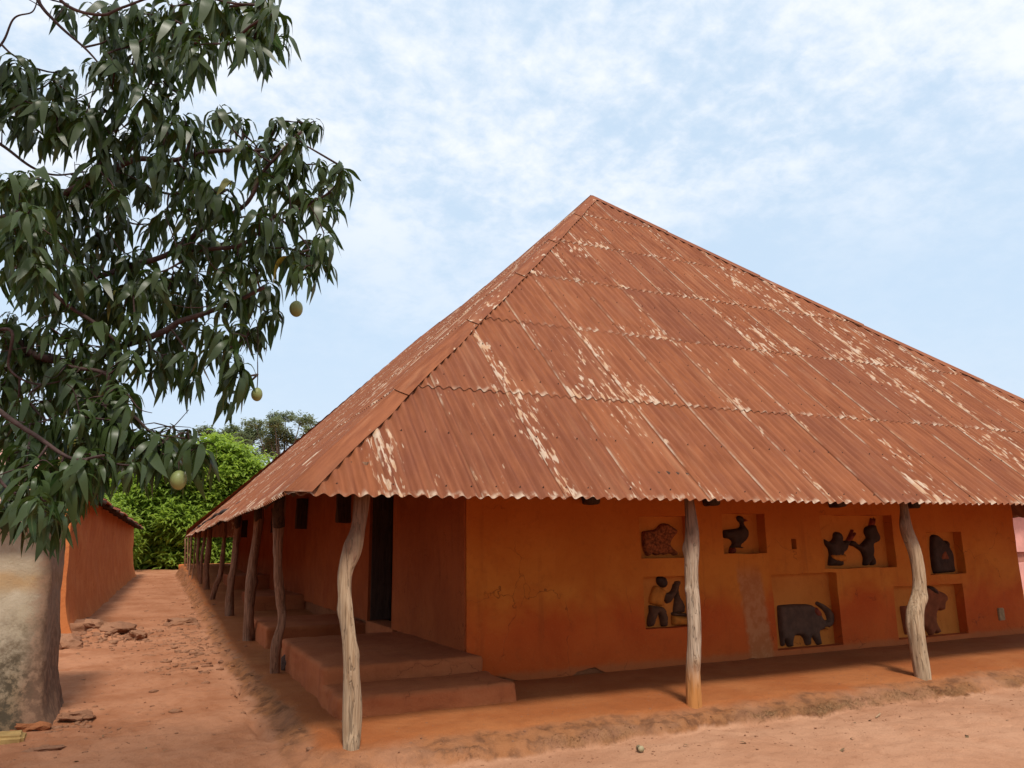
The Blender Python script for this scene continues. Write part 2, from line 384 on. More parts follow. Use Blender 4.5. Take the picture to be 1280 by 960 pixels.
M['plinth'] = mat_earth('raw_earth', (.22, .075, .03), (.30, .11, .045), (.13, .045, .02), .9)
M['clod'] = mat_earth('dry_clod', (.24, .11, .06), (.32, .155, .085), (.14, .065, .035), .9)
M['white'] = mat_whitewash()
M['niche'] = mat_earth('niche_ochre', (.48, .150, .026), (.55, .185, .036), (.40, .115, .022), .3)
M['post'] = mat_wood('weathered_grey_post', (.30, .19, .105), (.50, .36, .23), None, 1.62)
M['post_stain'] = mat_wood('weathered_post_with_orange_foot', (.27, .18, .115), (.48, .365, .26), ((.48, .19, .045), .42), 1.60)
M['post_red'] = mat_wood('dusty_red_post', (.18, .082, .044), (.34, .175, .10))
M['timber'] = mat_wood('dark_timber', (.045, .026, .018), (.085, .048, .032))
M['door'] = mat_wood('grey_brown_door', (.065, .038, .026), (.105, .062, .043))
M['pinktin'] = mat_plain('pink_tin', (.55, .29, .22), .6, .2, 3, .1)
M['redtile'] = mat_plain('rusty_red_tin', (.30, .10, .055), .7, .3, 3, .2)
M['pinkwall'] = mat_plain('pink_plaster', (.62, .30, .25), .9, .12, 2, .15)
M['shadow_strip'] = mat_plain('shadow_brown', (.30, .13, .09), .9, .2, 3, .2)
M['m_black'] = mat_plain('black_relief_paint', (.050, .026, .017), .7, .25, 9, .5, .12)
M['m_grey'] = mat_plain('grey_relief_paint', (.092, .047, .029), .7, .25, 8, .5, .12)
M['m_brown'] = mat_plain('brown_relief_paint', (.095, .043, .022), .95, .3, 9, .35)
M['m_beast'] = mat_plain('red_black_relief_paint', (.20, .055, .018), .9, .6, 30, .5)
M['m_russet'] = mat_plain('russet_relief_paint', (.21, .058, .022), .95, .2, 8, .35)
M['m_red'] = mat_plain('red_relief_paint', (.17, .028, .012), .7, .3, 9, .3)
M['m_ochre'] = mat_plain('ochre_relief_paint', (.43, .14, .018), .8, .2, 9, .3)
M['m_pale'] = mat_plain('pale_relief_paint', (.55, .45, .36), .7, .1, 9, .1)
M['leaf'] = mat_leaf('mango_leaf', (.013, .034, .009), (.034, .068, .015), (.044, .066, .020), .38, .16)
M['leaf_yellow'] = mat_leaf('yellowing_mango_leaf', (.26, .24, .03), (.34, .29, .04), (.24, .22, .05), .45, .3)
M['bark'] = mat_plain('mango_bark', (.060, .036, .031), .85, .35, 14, .6, .2, 60)
M['fruit'] = mat_plain('mango_fruit_skin', (.20, .225, .075), .45, .2, 12, .1, .4)
M['far_leaf'] = mat_leaf('bright_mango_foliage', (.19, .29, .030), (.36, .48, .075), (.24, .34, .05), .55, .48, (.42, .55, .06))
M['acacia'] = mat_leaf('grey_green_foliage', (.15, .185, .085), (.25, .28, .14), (.17, .20, .10), .65, .4, (.26, .30, .13))
M['far_bark'] = mat_plain('grey_bark', (.16, .12, .09), .9, .3, 3, .3)
M['moss'] = mat_plain('dry_moss', (.215, .110, .048), .95, .4, 5, 0)
M['pebble'] = mat_plain('pebble', (.36, .20, .12), .9, .4, 15, 0)
M['slab'] = mat_plain('yellow_concrete', (.34, .21, .075), .9, .25, 8, .5)
M['stone'] = mat_plain('dark_stone', (.075, .04, .028), .9, .35, 8, .5)
M['tincan'] = mat_plain('tin', (.36, .29, .16), .6, .1, 8, 0, .3)
M['twig'] = mat_plain('dry_twig', (.36, .24, .14), .9, .2, 20, .2)
M['dryleaf'] = mat_plain('dry_leaf', (.17, .11, .055), .8, .3, 20, 0)
M['patch'] = mat_plain('grey_plaster_patch', (.33, .20, .10), .8, .2, 14, .2)

RELIEFS={'beast':[('body',[(6.235,1.807),(6.332,1.82),(6.478,1.836),(6.531,1.895),(6.594,1.925),(6.668,1.919),(6.752,1.885),(6.843,1.824),(6.845,1.784),(6.792,1.744),(6.753,1.714),(6.712,1.665),(6.696,1.615),(6.754,1.565),(6.825,1.514),(6.834,1.47),(6.747,1.465),(6.701,1.506),(6.663,1.497),(6.6,1.474),(6.529,1.499),(6.503,1.475),(6.442,1.471),(6.384,1.511),(6.358,1.472),(6.298,1.467),(6.254,1.522),(6.23,1.64)],'m_beast'),('eye',[(6.631,1.843),(6.659,1.863),(6.695,1.843),(6.659,1.823)],'m_pale')],'bird':[('body',[(7.687,1.822),(7.835,1.836),(7.985,1.848),(8.031,1.894),(8.009,1.947),(7.962,1.968),(7.956,2.017),(8.005,2.047),(8.058,2.032),(8.083,2.0),(8.09,1.941),(8.061,1.926),(8.11,1.863),(8.16,1.81),(8.152,1.736),(8.089,1.658),(8.003,1.611),(7.973,1.58),(8.08,1.568),(8.052,1.554),(7.931,1.564),(7.782,1.558),(7.785,1.582),(7.84,1.602),(7.845,1.654),(7.795,1.696),(7.676,1.708)],'m_black'),('beak',[(8.069,2.0),(8.17,1.971),(8.169,1.954),(8.079,1.941)],'m_red'),('perch',[(7.783,1.57),(7.885,1.569),(7.876,1.478),(7.762,1.479)],'m_red')],'pounder':[('head',[(6.439,1.169),(6.484,1.187),(6.568,1.181),(6.614,1.144),(6.622,1.076),(6.594,1.028),(6.533,1.021),(6.487,1.051),(6.441,1.091)],'m_black'),('tunic',[(6.379,1.055),(6.452,1.068),(6.498,1.031),(6.581,1.009),(6.599,0.931),(6.547,0.876),(6.533,0.771),(6.41,0.789),(6.289,0.829),(6.31,0.904)],'m_ochre'),('arm',[(6.53,0.982),(6.577,0.961),(6.642,0.949),(6.702,1.005),(6.725,1.082),(6.788,1.08),(6.803,1.041),(6.78,0.964),(6.652,0.823),(6.59,0.801),(6.563,0.856),(6.525,0.896)],'m_brown'),('trousers',[(6.288,0.806),(6.533,0.765),(6.56,0.703),(6.578,0.625),(6.57,0.502),(6.474,0.507),(6.468,0.593),(6.44,0.708),(6.401,0.653),(6.333,0.515),(6.246,0.519),(6.263,0.641),(6.298,0.714)],'m_brown'),('pestle',[(6.746,1.111),(6.865,1.111),(6.8,1.002),(6.817,0.904),(6.873,0.824),(6.898,0.765),(6.891,0.672),(6.691,0.681),(6.726,0.83),(6.745,0.926),(6.781,0.983)],'m_brown'),('mortar_rim',[(6.663,0.694),(6.788,0.673),(6.939,0.662),(6.936,0.618),(6.659,0.644)],'m_brown'),('mortar',[(6.66,0.65),(6.936,0.618),(6.922,0.501),(6.66,0.515)],'m_ochre')],'elephant':[('body',[(8.619,0.701),(8.898,0.707),(9.219,0.694),(9.331,0.67),(9.405,0.608),(9.476,0.522),(9.516,0.449),(9.614,0.433),(9.594,0.481),(9.581,0.536),(9.529,0.596),(9.444,0.651),(9.382,0.687),(9.422,0.733),(9.548,0.685),(9.657,0.621),(9.729,0.534),(9.732,0.439),(9.685,0.346),(9.598,0.315),(9.515,0.32),(9.461,0.287),(9.396,0.291),(9.408,0.185),(9.427,0.084),(9.341,0.078),(9.296,0.157),(9.241,0.234),(9.212,0.185),(9.206,0.088),(9.109,0.092),(9.084,0.193),(9.039,0.241),(8.89,0.25),(8.85,0.184),(8.848,0.086),(8.745,0.092),(8.708,0.181),(8.681,0.216),(8.683,0.103),(8.622,0.107),(8.613,0.22),(8.606,0.426)],'m_grey'),('ear',[(9.276,0.626),(9.36,0.646),(9.433,0.571),(9.451,0.511),(9.374,0.503),(9.299,0.554)],'m_red'),('tusk',[(9.475,0.345),(9.543,0.353),(9.582,0.323),(9.512,0.296)],'m_ochre')],'warriors':[('figure',[(9.702,1.692),(9.779,1.629),(9.85,1.641),(9.909,1.69),(9.907,1.753),(9.976,1.798),(10.076,1.764),(10.107,1.689),(10.075,1.639),(10.165,1.65),(10.218,1.65),(10.289,1.649),(10.207,1.574),(10.159,1.487),(10.085,1.463),(10.055,1.377),(10.054,1.252),(9.728,1.26),(9.76,1.369),(9.786,1.431),(9.772,1.53),(9.711,1.58)],'m_black'),('club',[(10.164,1.645),(10.224,1.688),(10.335,1.84),(10.369,1.827),(10.3,1.725),(10.399,1.788),(10.425,1.77),(10.289,1.649),(10.217,1.62)],'m_red'),('loincloth',[(9.786,1.431),(10.098,1.431),(10.089,1.326),(9.977,1.316),(9.793,1.357)],'m_ochre'),('figure',[(10.234,1.637),(10.342,1.649),(10.37,1.598),(10.473,1.566),(10.594,1.647),(10.654,1.685),(10.606,1.775),(10.633,1.852),(10.741,1.89),(10.854,1.903),(10.874,1.799),(10.934,1.708),(10.902,1.631),(10.786,1.594),(10.749,1.594),(10.754,1.466),(10.719,1.403),(10.763,1.338),(10.756,1.25),(10.657,1.244),(10.65,1.315),(10.603,1.245),(10.495,1.248),(10.532,1.368),(10.494,1.47),(10.428,1.509),(10.329,1.56),(10.241,1.569)],'m_black'),('headdress',[(10.733,1.883),(10.808,2.033),(10.83,1.961),(10.899,2.047),(10.855,1.888)],'m_red')],'seated':[('figure',[(12.191,1.7),(12.266,1.735),(12.365,1.726),(12.489,1.63),(12.54,1.576),(12.527,1.616),(12.574,1.643),(12.642,1.574),(12.608,1.507),(12.662,1.466),(12.693,1.357),(12.674,1.222),(12.688,1.087),(12.158,1.074),(12.139,1.18),(12.138,1.339),(12.152,1.499)],'m_black'),('cloth',[(12.34,1.389),(12.457,1.468),(12.527,1.306),(12.315,1.304)],'m_russet')],'hare':[('body',[(11.249,0.577),(11.521,0.578),(11.787,0.67),(11.883,0.873),(12.022,0.881),(12.118,0.865),(12.184,0.798),(12.318,0.767),(12.405,0.698),(12.397,0.62),(12.322,0.583),(12.299,0.467),(12.217,0.458),(12.124,0.488),(12.073,0.426),(12.045,0.286),(12.12,0.167),(12.128,0.102),(12.028,0.095),(11.98,0.149),(11.946,0.075),(11.85,0.08),(11.807,0.158),(11.724,0.226),(11.516,0.237),(11.437,0.116),(11.289,0.125),(11.266,0.313)],'m_russet'),('ear',[(11.903,0.851),(12.009,0.874),(12.141,0.781),(12.156,0.733),(12.056,0.75)],'m_black')]}
POSTS=[[(1.662,6.88,2.066,0.073),(1.629,6.88,1.799,0.06),(1.584,6.88,1.615,0.08),(1.53,6.88,1.358,0.063),(1.551,6.88,1.053,0.064),(1.598,6.88,0.678,0.072),(1.625,6.88,0.335,0.084),(1.627,6.88,0.119,0.08),(1.621,6.88,-0.01,0.07)],[(5.275,6.86,2.056,0.062),(5.276,6.86,1.636,0.092),(5.269,6.86,1.306,0.089),(5.247,6.86,0.983,0.089),(5.226,6.86,0.666,0.091),(5.21,6.86,0.293,0.096),(5.19,6.86,-0.012,0.092)],[(8.712,6.9,2.056,0.053),(8.739,6.9,1.759,0.085),(8.818,6.9,1.445,0.093),(8.799,6.9,1.06,0.086),(8.679,6.9,0.686,0.116),(8.66,6.9,0.353,0.112),(8.653,6.9,-0.019,0.106)],[(1.528,11.2,2.08,0.088),(1.539,11.2,1.545,0.06),(1.561,11.2,1.252,0.067),(1.613,11.2,0.932,0.073),(1.64,11.2,0.674,0.06),(1.573,11.2,0.366,0.068),(1.581,11.2,-0.01,0.065)],[(1.739,15.5,2.304,0.092),(1.732,15.5,1.895,0.082),(1.689,15.5,1.411,0.09),(1.682,15.5,1.013,0.117),(1.669,15.5,0.542,0.098),(1.686,15.5,0.007,0.11)],[(1.757,19.8,2.263,0.092),(1.742,19.8,1.877,0.08),(1.723,19.8,1.367,0.079),(1.675,19.8,0.865,0.083),(1.673,19.8,0.467,0.107),(1.685,19.8,0.18,0.112)],[(1.772,24,2.279,0.049),(1.767,24,1.631,0.063),(1.732,24,1.021,0.076),(1.613,24,0.602,0.075),(1.543,24,0.205,0.067)],[(1.569,27.5,2.238,0.077),(1.561,27.5,1.642,0.107),(1.537,27.5,1.156,0.086),(1.569,27.5,0.672,0.097),(1.613,27.5,0.348,0.106)],[(1.426,31.5,2.012,0.07),(1.419,31.5,1.494,0.066),(1.514,31.5,0.939,0.069),(1.592,31.5,0.449,0.069)],[(1.545,30,1.953,0.057),(1.497,30,1.421,0.053),(1.525,30,0.481,0.053)],[(1.369,33,1.658,0.029),(1.38,33,1.16,0.029),(1.353,33,0.748,0.036)],[(1.299,35,2.061,0.046),(1.305,35,1.487,0.038),(1.312,35,0.918,0.046)],[(1.299,38.5,2.059,0.038),(1.326,38.5,1.478,0.034),(1.356,38.5,0.928,0.042)],[(1.272,41.5,2.096,0.041),(1.311,41.5,1.47,0.036),(1.345,41.5,0.92,0.041)]]
CLUSTERS=[(0.628,3.915,3.936),(0.688,3.504,3.478),(0.7,3.871,3.543),(0.537,3.969,3.944),(0.614,3.448,3.081),(0.536,3.5,2.906),(0.46,4.013,2.852),(0.395,4.063,3.839),(0.248,2.547,3.533),(0.154,3.129,3.947),(0.391,4.066,2.749),(0.227,2.841,3.814),(0.294,3.695,2.441),(0.265,3.937,2.37),(0.095,3.939,2.181),(-0.005,3.735,2.092),(-0.346,3.755,1.856),(-0.401,3.535,1.761),(-0.272,3.392,1.987),(-0.484,3.53,1.791),(-0.182,3.752,2.086),(-0.596,4.017,1.958),(-0.273,3.902,1.956),(-0.218,3.923,2.052),(-0.295,3.245,1.924),(-0.116,3.445,1.951),(-0.422,3.283,1.865),(-0.439,3.917,2.042),(-0.058,3.692,2.137),(-0.663,4.148,2.117),(-0.107,4.074,2.074),(-0.258,3.89,2.156),(-0.719,3.838,3.014),(-0.661,3.782,2.887),(-0.809,4.648,2.865),(-0.675,4.408,2.516),(-0.657,4.114,2.262),(-0.561,3.458,2.888),(-0.566,3.958,2.967),(-0.619,3.204,3.004),(-0.611,3.565,3.104),(-0.016,3.754,4.035),(-0.2,3.809,4.28),(-0.093,3.287,3.786),(-0.376,3.918,3.949),(0.1,3.081,3.889),(-0.037,3.192,3.941),(-0.514,4.206,4.484),(0.197,2.717,3.597),(-0.328,3.964,4.395),(-0.369,3.936,4.127),(-0.347,3.975,4.318),(0.136,2.659,3.466),(0.036,2.74,3.66),(-0.288,3.746,4.035),(-0.505,4.232,4.199),(-0.128,4.061,4.183),(-0.311,3.887,3.943),(-0.094,3.101,3.774),(-0.624,3.985,4.326),(-0.272,3.899,4.327),(-0.201,3.704,4.113),(-0.373,3.838,4.138),(0.315,3.165,3.88),(-0.32,4.219,4.226),(0.005,2.75,3.451),(-0.395,3.718,3.939),(-0.2,4.154,4.2),(0.015,2.951,3.656),(-0.223,3.992,4.181),(-0.042,3.098,3.678),(-0.037,3.078,3.758),(-0.318,4.191,4.411),(-0.398,3.69,4.178),(0.102,3.183,3.898),(0.2,2.753,3.523),(-0.352,3.68,3.873),(0.21,2.74,3.681),(-0.181,3.877,4.171),(-0.13,3.234,3.939),(-0.459,4.028,4.288),(-0.658,4.442,4.228),(-0.567,3.912,3.69),(-0.844,4.172,3.764),(-0.89,4.271,4.084),(-0.675,4.196,4.038),(-0.557,4.24,3.97),(-0.759,4.235,3.756),(-0.464,3.806,3.643),(-0.852,4.419,4.078),(-0.795,4.379,4.174),(-0.603,3.839,3.678),(-0.631,4.346,4.059),(-0.761,3.815,3.868),(-0.717,4.35,3.782),(-0.768,4.276,3.986),(-0.777,4.066,3.81),(-0.563,3.869,3.534),(-0.702,4.009,3.772),(-0.894,4.328,4.022),(-0.37,4.139,3.5),(-0.506,4.398,3.599),(0.092,3.677,3.344),(-0.034,4.065,3.444),(0.401,3.703,3.073),(-0.12,3.657,3.41),(-0.354,3.837,3.587),(0.453,3.415,3.545),(-0.352,3.768,3.78),(-0.214,3.622,3.725),(0.03,4.277,3.607),(-0.267,3.912,3.674),(-0.078,4.059,4.008),(-0.002,3.841,3.668),(0.423,3.763,3.466),(0.579,3.529,3.289),(0.435,4.1,3.464),(-0.423,3.855,3.724),(0.631,4.082,3.213),(0.238,3.961,3.881),(0.252,4.156,3.316),(0.114,3.531,3.669),(0.393,4.087,3.739),(0.631,3.746,3.603),(0.025,3.967,3.605),(0.494,3.739,3.614),(-0.043,3.854,3.769),(-0.201,4.276,3.986),(0.19,4.154,3.831),(0.43,3.996,3.935),(-0.085,3.669,3.622),(0.549,3.733,3.412),(0.533,3.831,3.593),(0.339,3.634,3.085),(-0.305,4.325,3.773),(-0.156,4.074,4.077),(-0.121,3.699,3.496),(0.507,3.652,3.059),(0.341,3.913,3.558),(0.242,4.157,3.389),(-0.268,4.415,3.681),(-0.14,3.792,3.657),(-0.447,4.394,3.579),(-0.154,4.091,3.453),(0.189,3.775,3.377),(-0.287,3.817,3.715),(-0.399,3.837,3.406),(-0.283,3.76,3.266),(0.416,3.766,3.197),(0.463,3.501,3.197),(0.627,3.537,3.003),(-0.046,3.822,3.499),(0.325,3.581,3.178),(-0.386,3.881,3.511),(-0.161,3.755,3.786),(0.079,4.2,3.834),(0.12,3.871,3.311),(-0.439,4.167,3.79),(0.711,3.649,3.486),(0.46,4.017,3.815),(0.72,3.882,3.437),(0.061,4.158,3.885),(-0.319,4.334,3.698),(0.651,3.897,3.216),(-0.337,4.36,3.639),(0.268,3.668,3.574),(-0.207,4.123,3.497),(0.01,3.813,3.46),(-0.038,4.474,2.748),(-0.444,4.081,3.004),(0.035,4.454,2.58),(-0.346,4.034,2.907),(0.102,3.923,2.455),(-0.504,4.373,3.467),(-0.177,4.163,3.151),(-0.101,3.968,2.57),(-0.189,3.892,2.84),(0.089,4.224,3.384),(0.215,3.781,2.788),(-0.332,4.255,2.861),(-0.578,4.502,3.381),(0.27,3.909,3.063),(0.108,4.011,2.924),(0.197,3.724,2.919),(0.096,4.367,2.972),(-0.085,4.096,3.352),(-0.624,3.538,3.174),(-0.234,4.129,2.811),(0.328,4.127,2.787),(-0.513,3.314,2.942),(0.03,3.799,2.977),(-0.069,4.024,2.491),(-0.566,3.624,3.012),(0.332,4.19,3.02),(0.189,4.056,2.612),(-0.535,4.381,3.217),(-0.027,4.43,2.937),(0.13,4.064,3.229),(-0.361,4.522,3.338),(-0.534,3.274,2.732),(-0.147,4.338,3.353),(0.44,4.054,3.006),(-0.305,4.188,3.287),(-0.324,4.195,3.367),(0.332,3.658,2.949),(-0.098,3.753,2.881),(-0.47,3.926,2.921),(0.071,4.379,2.818),(-0.018,4.055,2.567),(-0.408,4.347,2.926),(-0.026,4.027,3.0),(-0.332,4.463,3.206),(0.019,4.297,2.754),(0.007,3.923,3.148),(0.096,4.119,3.028),(0.137,3.701,3.296),(0.207,4.368,2.774),(-0.019,3.792,3.039),(0.005,4.382,3.005),(0.086,4.012,3.155),(-0.57,3.184,2.834),(-0.041,4.495,2.855),(-0.568,3.235,2.782),(-0.384,4.272,3.446),(0.013,3.805,3.25),(0.07,3.816,2.515),(0.172,4.17,3.172),(-0.474,4.489,3.412),(0.234,4.2,3.26),(0.35,4.056,2.912),(-0.192,4.243,3.076),(0.229,3.724,2.836),(-0.501,4.612,3.302),(-0.061,3.986,2.858),(-0.53,3.533,2.914),(0.252,3.661,2.515),(0.128,3.927,2.702),(0.339,3.895,3.114),(-0.485,4.27,2.972),(-0.614,3.362,3.049),(-0.605,3.35,2.98),(0.226,3.667,2.621),(-0.587,4.353,3.392),(-0.388,4.125,2.998),(-0.428,4.048,2.597),(-0.616,4.254,2.944),(-0.691,3.612,2.997),(-0.612,4.563,2.883),(-0.238,4.086,3.075),(-0.484,3.16,2.662),(-0.554,4.306,3.46),(-0.379,4.357,2.819),(-0.272,4.132,2.505),(-0.527,4.681,2.97),(-0.568,4.245,2.883),(-0.677,4.409,2.923),(-0.303,3.912,2.652),(-0.44,3.967,2.47),(-0.717,4.226,2.68),(-0.262,4.021,2.584),(-0.159,3.963,2.641),(-0.55,4.085,2.668),(-0.407,4.626,2.715),(-0.424,4.35,2.609),(-0.17,4.137,2.972),(-0.539,3.426,3.126),(-0.598,4.081,3.351),(-0.425,4.469,3.32),(-0.798,4.641,2.652),(-0.265,4.145,2.917),(-0.511,3.059,2.826),(-0.723,4.025,2.892),(-0.183,3.823,2.5),(-0.504,4.524,2.777),(-0.175,3.846,2.688),(-0.609,4.243,3.244),(-0.291,4.254,2.81),(-0.591,4.274,2.583),(-0.483,3.675,2.073),(-0.352,4.457,2.518),(-0.65,4.595,2.513),(-0.444,4.075,2.185),(-0.358,3.825,2.118),(-0.481,4.409,2.387),(-0.309,4.182,2.393),(-0.497,3.568,2.015),(-0.393,3.899,2.416),(-0.514,3.66,2.132),(-0.335,3.606,2.177),(-0.521,4.187,2.506),(-0.448,3.731,1.963),(-0.318,3.768,2.275),(-0.44,3.349,1.941),(-0.686,4.298,2.585),(-0.731,4.207,2.381),(-0.598,4.322,2.286),(-0.687,4.292,2.207),(-0.56,3.804,1.864),(-0.227,3.415,1.972),(-0.442,3.789,1.892),(-0.588,3.939,2.282),(-0.194,3.94,2.269),(-0.474,3.895,2.137),(-0.255,3.716,2.237),(-0.713,4.303,2.438),(-0.629,4.239,2.686),(-0.522,4.36,2.42),(-0.355,3.195,1.789),(-0.409,3.788,1.926),(-0.22,3.772,2.334),(-0.718,4.101,2.595),(-0.587,3.728,2.002),(-0.518,4.485,2.506),(-0.388,4.175,2.393),(-0.343,4.004,2.481),(-0.299,3.753,2.095),(-0.724,4.218,2.478),(-0.559,4.204,2.324),(-0.636,4.271,2.613),(-0.427,3.688,2.178),(-0.648,4.704,2.615),(-0.377,3.075,1.793),(-0.165,3.665,2.284),(-0.203,3.668,2.163),(-0.308,3.392,1.892),(-0.551,3.54,1.812),(-0.478,3.516,1.847),(-0.352,3.348,1.933),(-0.127,4.287,2.204),(0.102,4.059,2.1),(0.017,3.682,2.025),(-0.05,3.712,2.046),(0.138,3.591,2.059),(0.019,3.988,2.195),(0.144,3.965,2.045)]
LIMBS=[([(-1.208,4.438,2.805),(-0.773,4.268,2.681),(-0.623,4.227,2.56),(-0.43,4.153,2.497),(-0.29,4.073,2.563),(-0.053,3.942,2.654),(0.031,3.889,2.714),(0.227,3.782,2.783),(0.381,3.694,2.857)],0.022),([(-0.407,3.929,2.448),(-0.267,3.873,2.41),(-0.246,3.885,2.32),(-0.113,3.852,2.203),(-0.042,3.833,2.144),(0.077,3.785,2.117)],0.012),([(-1.101,4.626,3.229),(-0.769,4.437,3.38),(-0.546,4.313,3.471),(-0.389,4.218,3.563),(-0.257,4.14,3.635),(-0.076,4.06,3.62),(0.128,3.956,3.662),(0.356,3.847,3.679)],0.022),([(-0.607,4.354,2.94),(-0.314,4.202,3.016),(-0.039,4.05,3.12),(0.088,3.968,3.218),(0.279,3.849,3.347),(0.356,3.775,3.507),(0.528,3.649,3.704)],0.02),([(-0.039,4.05,3.12),(0.229,3.924,3.132),(0.329,3.864,3.186),(0.429,3.793,3.293),(0.509,3.75,3.316),(0.682,3.651,3.401)],0.014),([(0.429,3.793,3.293),(0.569,3.759,3.162),(0.635,3.758,3.041)],0.007),([(-1.204,4.398,3.912),(-0.901,4.272,3.855),(-0.696,4.189,3.808),(-0.586,4.145,3.778),(-0.468,4.086,3.796),(-0.305,3.997,3.858)],0.012),([(-0.841,3.872,4.473),(-0.728,3.874,4.243),(-0.631,3.856,4.131),(-0.508,3.828,4.015),(-0.407,3.809,3.896)],0.01),([(-0.738,3.55,4.205),(-0.563,3.515,4.013),(-0.407,3.455,3.962),(-0.315,3.406,3.992),(-0.108,3.296,4.055),(0.156,3.187,3.998),(0.268,3.128,4.032)],0.007),([(-0.997,4.149,3.14),(-0.779,4.083,2.996),(-0.662,4.05,2.905),(-0.376,3.971,2.686),(-0.23,3.93,2.573)],0.016),([(-1.149,4.501,3.846),(-0.909,4.421,3.719),(-0.736,4.37,3.597),(-0.622,4.327,3.558),(-0.477,4.258,3.569)],0.01),([(-0.982,3.974,3.843),(-0.854,3.887,3.963),(-0.808,3.836,4.088),(-0.728,3.791,4.12),(-0.707,3.761,4.209)],0.006),([(-0.868,3.514,2.245),(-0.641,3.424,2.182),(-0.465,3.372,2.06),(-0.319,3.33,1.954),(-0.209,3.276,1.967)],0.012),([(-0.713,3.39,1.991),(-0.514,3.334,1.844),(-0.373,3.29,1.755)],0.009),([(-0.389,4.218,3.563),(-0.266,4.127,3.709),(-0.263,4.086,3.874),(-0.207,4.021,4.037)],0.009),([(-0.732,4.037,2.622),(-0.684,4.058,2.445),(-0.545,4.011,2.371),(-0.38,3.927,2.405)],0.008),([(0.302,3.855,2.567),(0.362,3.791,2.72),(0.391,3.847,2.43)],0.003)]
FRUITS=[(0.559,3.846,2.818,0.036),(0.393,3.862,2.361,0.029),(0.064,3.614,1.911,0.036)]


# ------------------------------------------------------------------ ground
def verandah_z(y): return np.maximum(0, .038 * (y - 16)) * (y < 60)
def alley_z(y): return -.12 - .035 * sstep(7.5, 6.6, y) + np.clip(.02 * (y - 14), 0, .75)
def masks(x, y):
    wob = .10 * fbm(x * 1.7, y * 1.7, 3, 3) + .07 * fbm(x * 6, y * 6, 5, 3)
    tl = sstep(1.04 - .004 * (y - 8), 1.50 - .004 * (y - 8), x + wob)
    sc = y + wob * 1.5 + .09 * np.abs(vnoise(x * 2.6, x * 0 + 1.5, 8)) * 2 - .06
    tf = .34 * sstep(6.50, 6.95, sc) + .66 * sstep(6.34, 6.50, sc)
    tr = 1 - sstep(16.6, 17.2, x); te = 1 - sstep(43.5, 44.5, y)
    return tl * tf * tr * te
def ground_z(x, y):
    t = masks(x, y); al = alley_z(y)
    z = al * (1 - t) + verandah_z(y) * t
    bk = 4 * t * (1 - t)
    z = z + bk * (.06 * fbm(x * 4, y * 4, 11, 4) + .035 * fbm(x * 16, y * 16, 12, 3))
    z = z + (1 - t) * (.035 * fbm(x * .9, y * .9, 21, 4) + .018 * fbm(x * 7, y * 7, 22, 4) * (1 + sstep(1.5, .5, x)) + .012 * np.maximum(0, fbm(x * 13, y * 13, 27, 3)) * sstep(1.6, .6, x) * sstep(7, 11, y)) + t * .010 * fbm(x * 1.5, y * 1.5, 23, 3)
    cr = np.exp(-((x - 1.06 + .05 * fbm(y * 1.3, y * 0 + 2.2, 31, 3)) / .035) ** 2) * sstep(6.2, 6.8, y) * (1 - sstep(11, 15, y)) * sstep(-.25, .1, fbm(y * 1.1, y * 0 + 9.1, 37, 2))
    z = z - .075 * cr
    heap = np.exp(-(((x + 1.05) / .55) ** 2 + ((y - 18.0) / .9) ** 2)) * (.10 + .12 * fbm(x * 5, y * 5, 41, 3))
    return z + heap * (1 - t), t, bk
_r = np.random.default_rng(77)
PRINTS = [(_r.uniform(-.6, 1.0), _r.uniform(6.5, 14), _r.uniform(0, 3.1)) for _ in range(28)] + [(_r.uniform(2, 9), _r.uniform(4.9, 6.1), _r.uniform(0, 3.1)) for _ in range(34)]
def prints(x, y):
    z = 0 * x
    for px, py, a in PRINTS:
        u = (x - px) * math.cos(a) + (y - py) * math.sin(a); v = (y - py) * math.cos(a) - (x - px) * math.sin(a)
        q = (u / .12) ** 2 + (v / .048) ** 2
        z = z - .013 * np.exp(-q * q) + .006 * np.exp(-(q - 1.8) ** 2 * 2)
    return z
xs = np.concatenate([-np.geomspace(400, 8.3, 26), np.arange(-8, -3, .13), np.arange(-3, 10.5, .042), np.arange(10.5, 19, .14), np.geomspace(19.3, 400, 26)])
ys = np.concatenate([-np.geomspace(200, 3, 12), np.arange(-2.5, 4.6, .2), np.arange(4.6, 9.6, .038), np.arange(9.6, 24, .075), np.arange(24, 52, .2), np.geomspace(52.4, 600, 24)])
GX, GY = np.meshgrid(xs, ys)
GZ, GT, GB = ground_z(GX, GY)
GZ = GZ + prints(GX, GY) * (1 - GT)
nx, ny = len(xs), len(ys)
idx = np.arange(nx * ny).reshape(ny, nx)
F = np.stack([idx[:-1, :-1], idx[:-1, 1:], idx[1:, 1:], idx[1:, :-1]], -1).reshape(-1, 4)
me = mesh_np('ground', np.stack([GX, GY, GZ], -1).reshape(-1, 3), F)
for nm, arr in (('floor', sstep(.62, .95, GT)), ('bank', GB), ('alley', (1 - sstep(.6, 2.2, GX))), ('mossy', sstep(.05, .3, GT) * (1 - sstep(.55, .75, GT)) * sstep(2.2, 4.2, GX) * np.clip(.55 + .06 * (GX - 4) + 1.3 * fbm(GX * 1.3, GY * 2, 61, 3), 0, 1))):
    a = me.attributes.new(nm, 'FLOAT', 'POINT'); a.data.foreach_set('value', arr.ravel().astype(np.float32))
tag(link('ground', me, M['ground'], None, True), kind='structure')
def gz(x, y): return float(ground_z(np.array([float(x)]), np.array([float(y)]))[0][0])

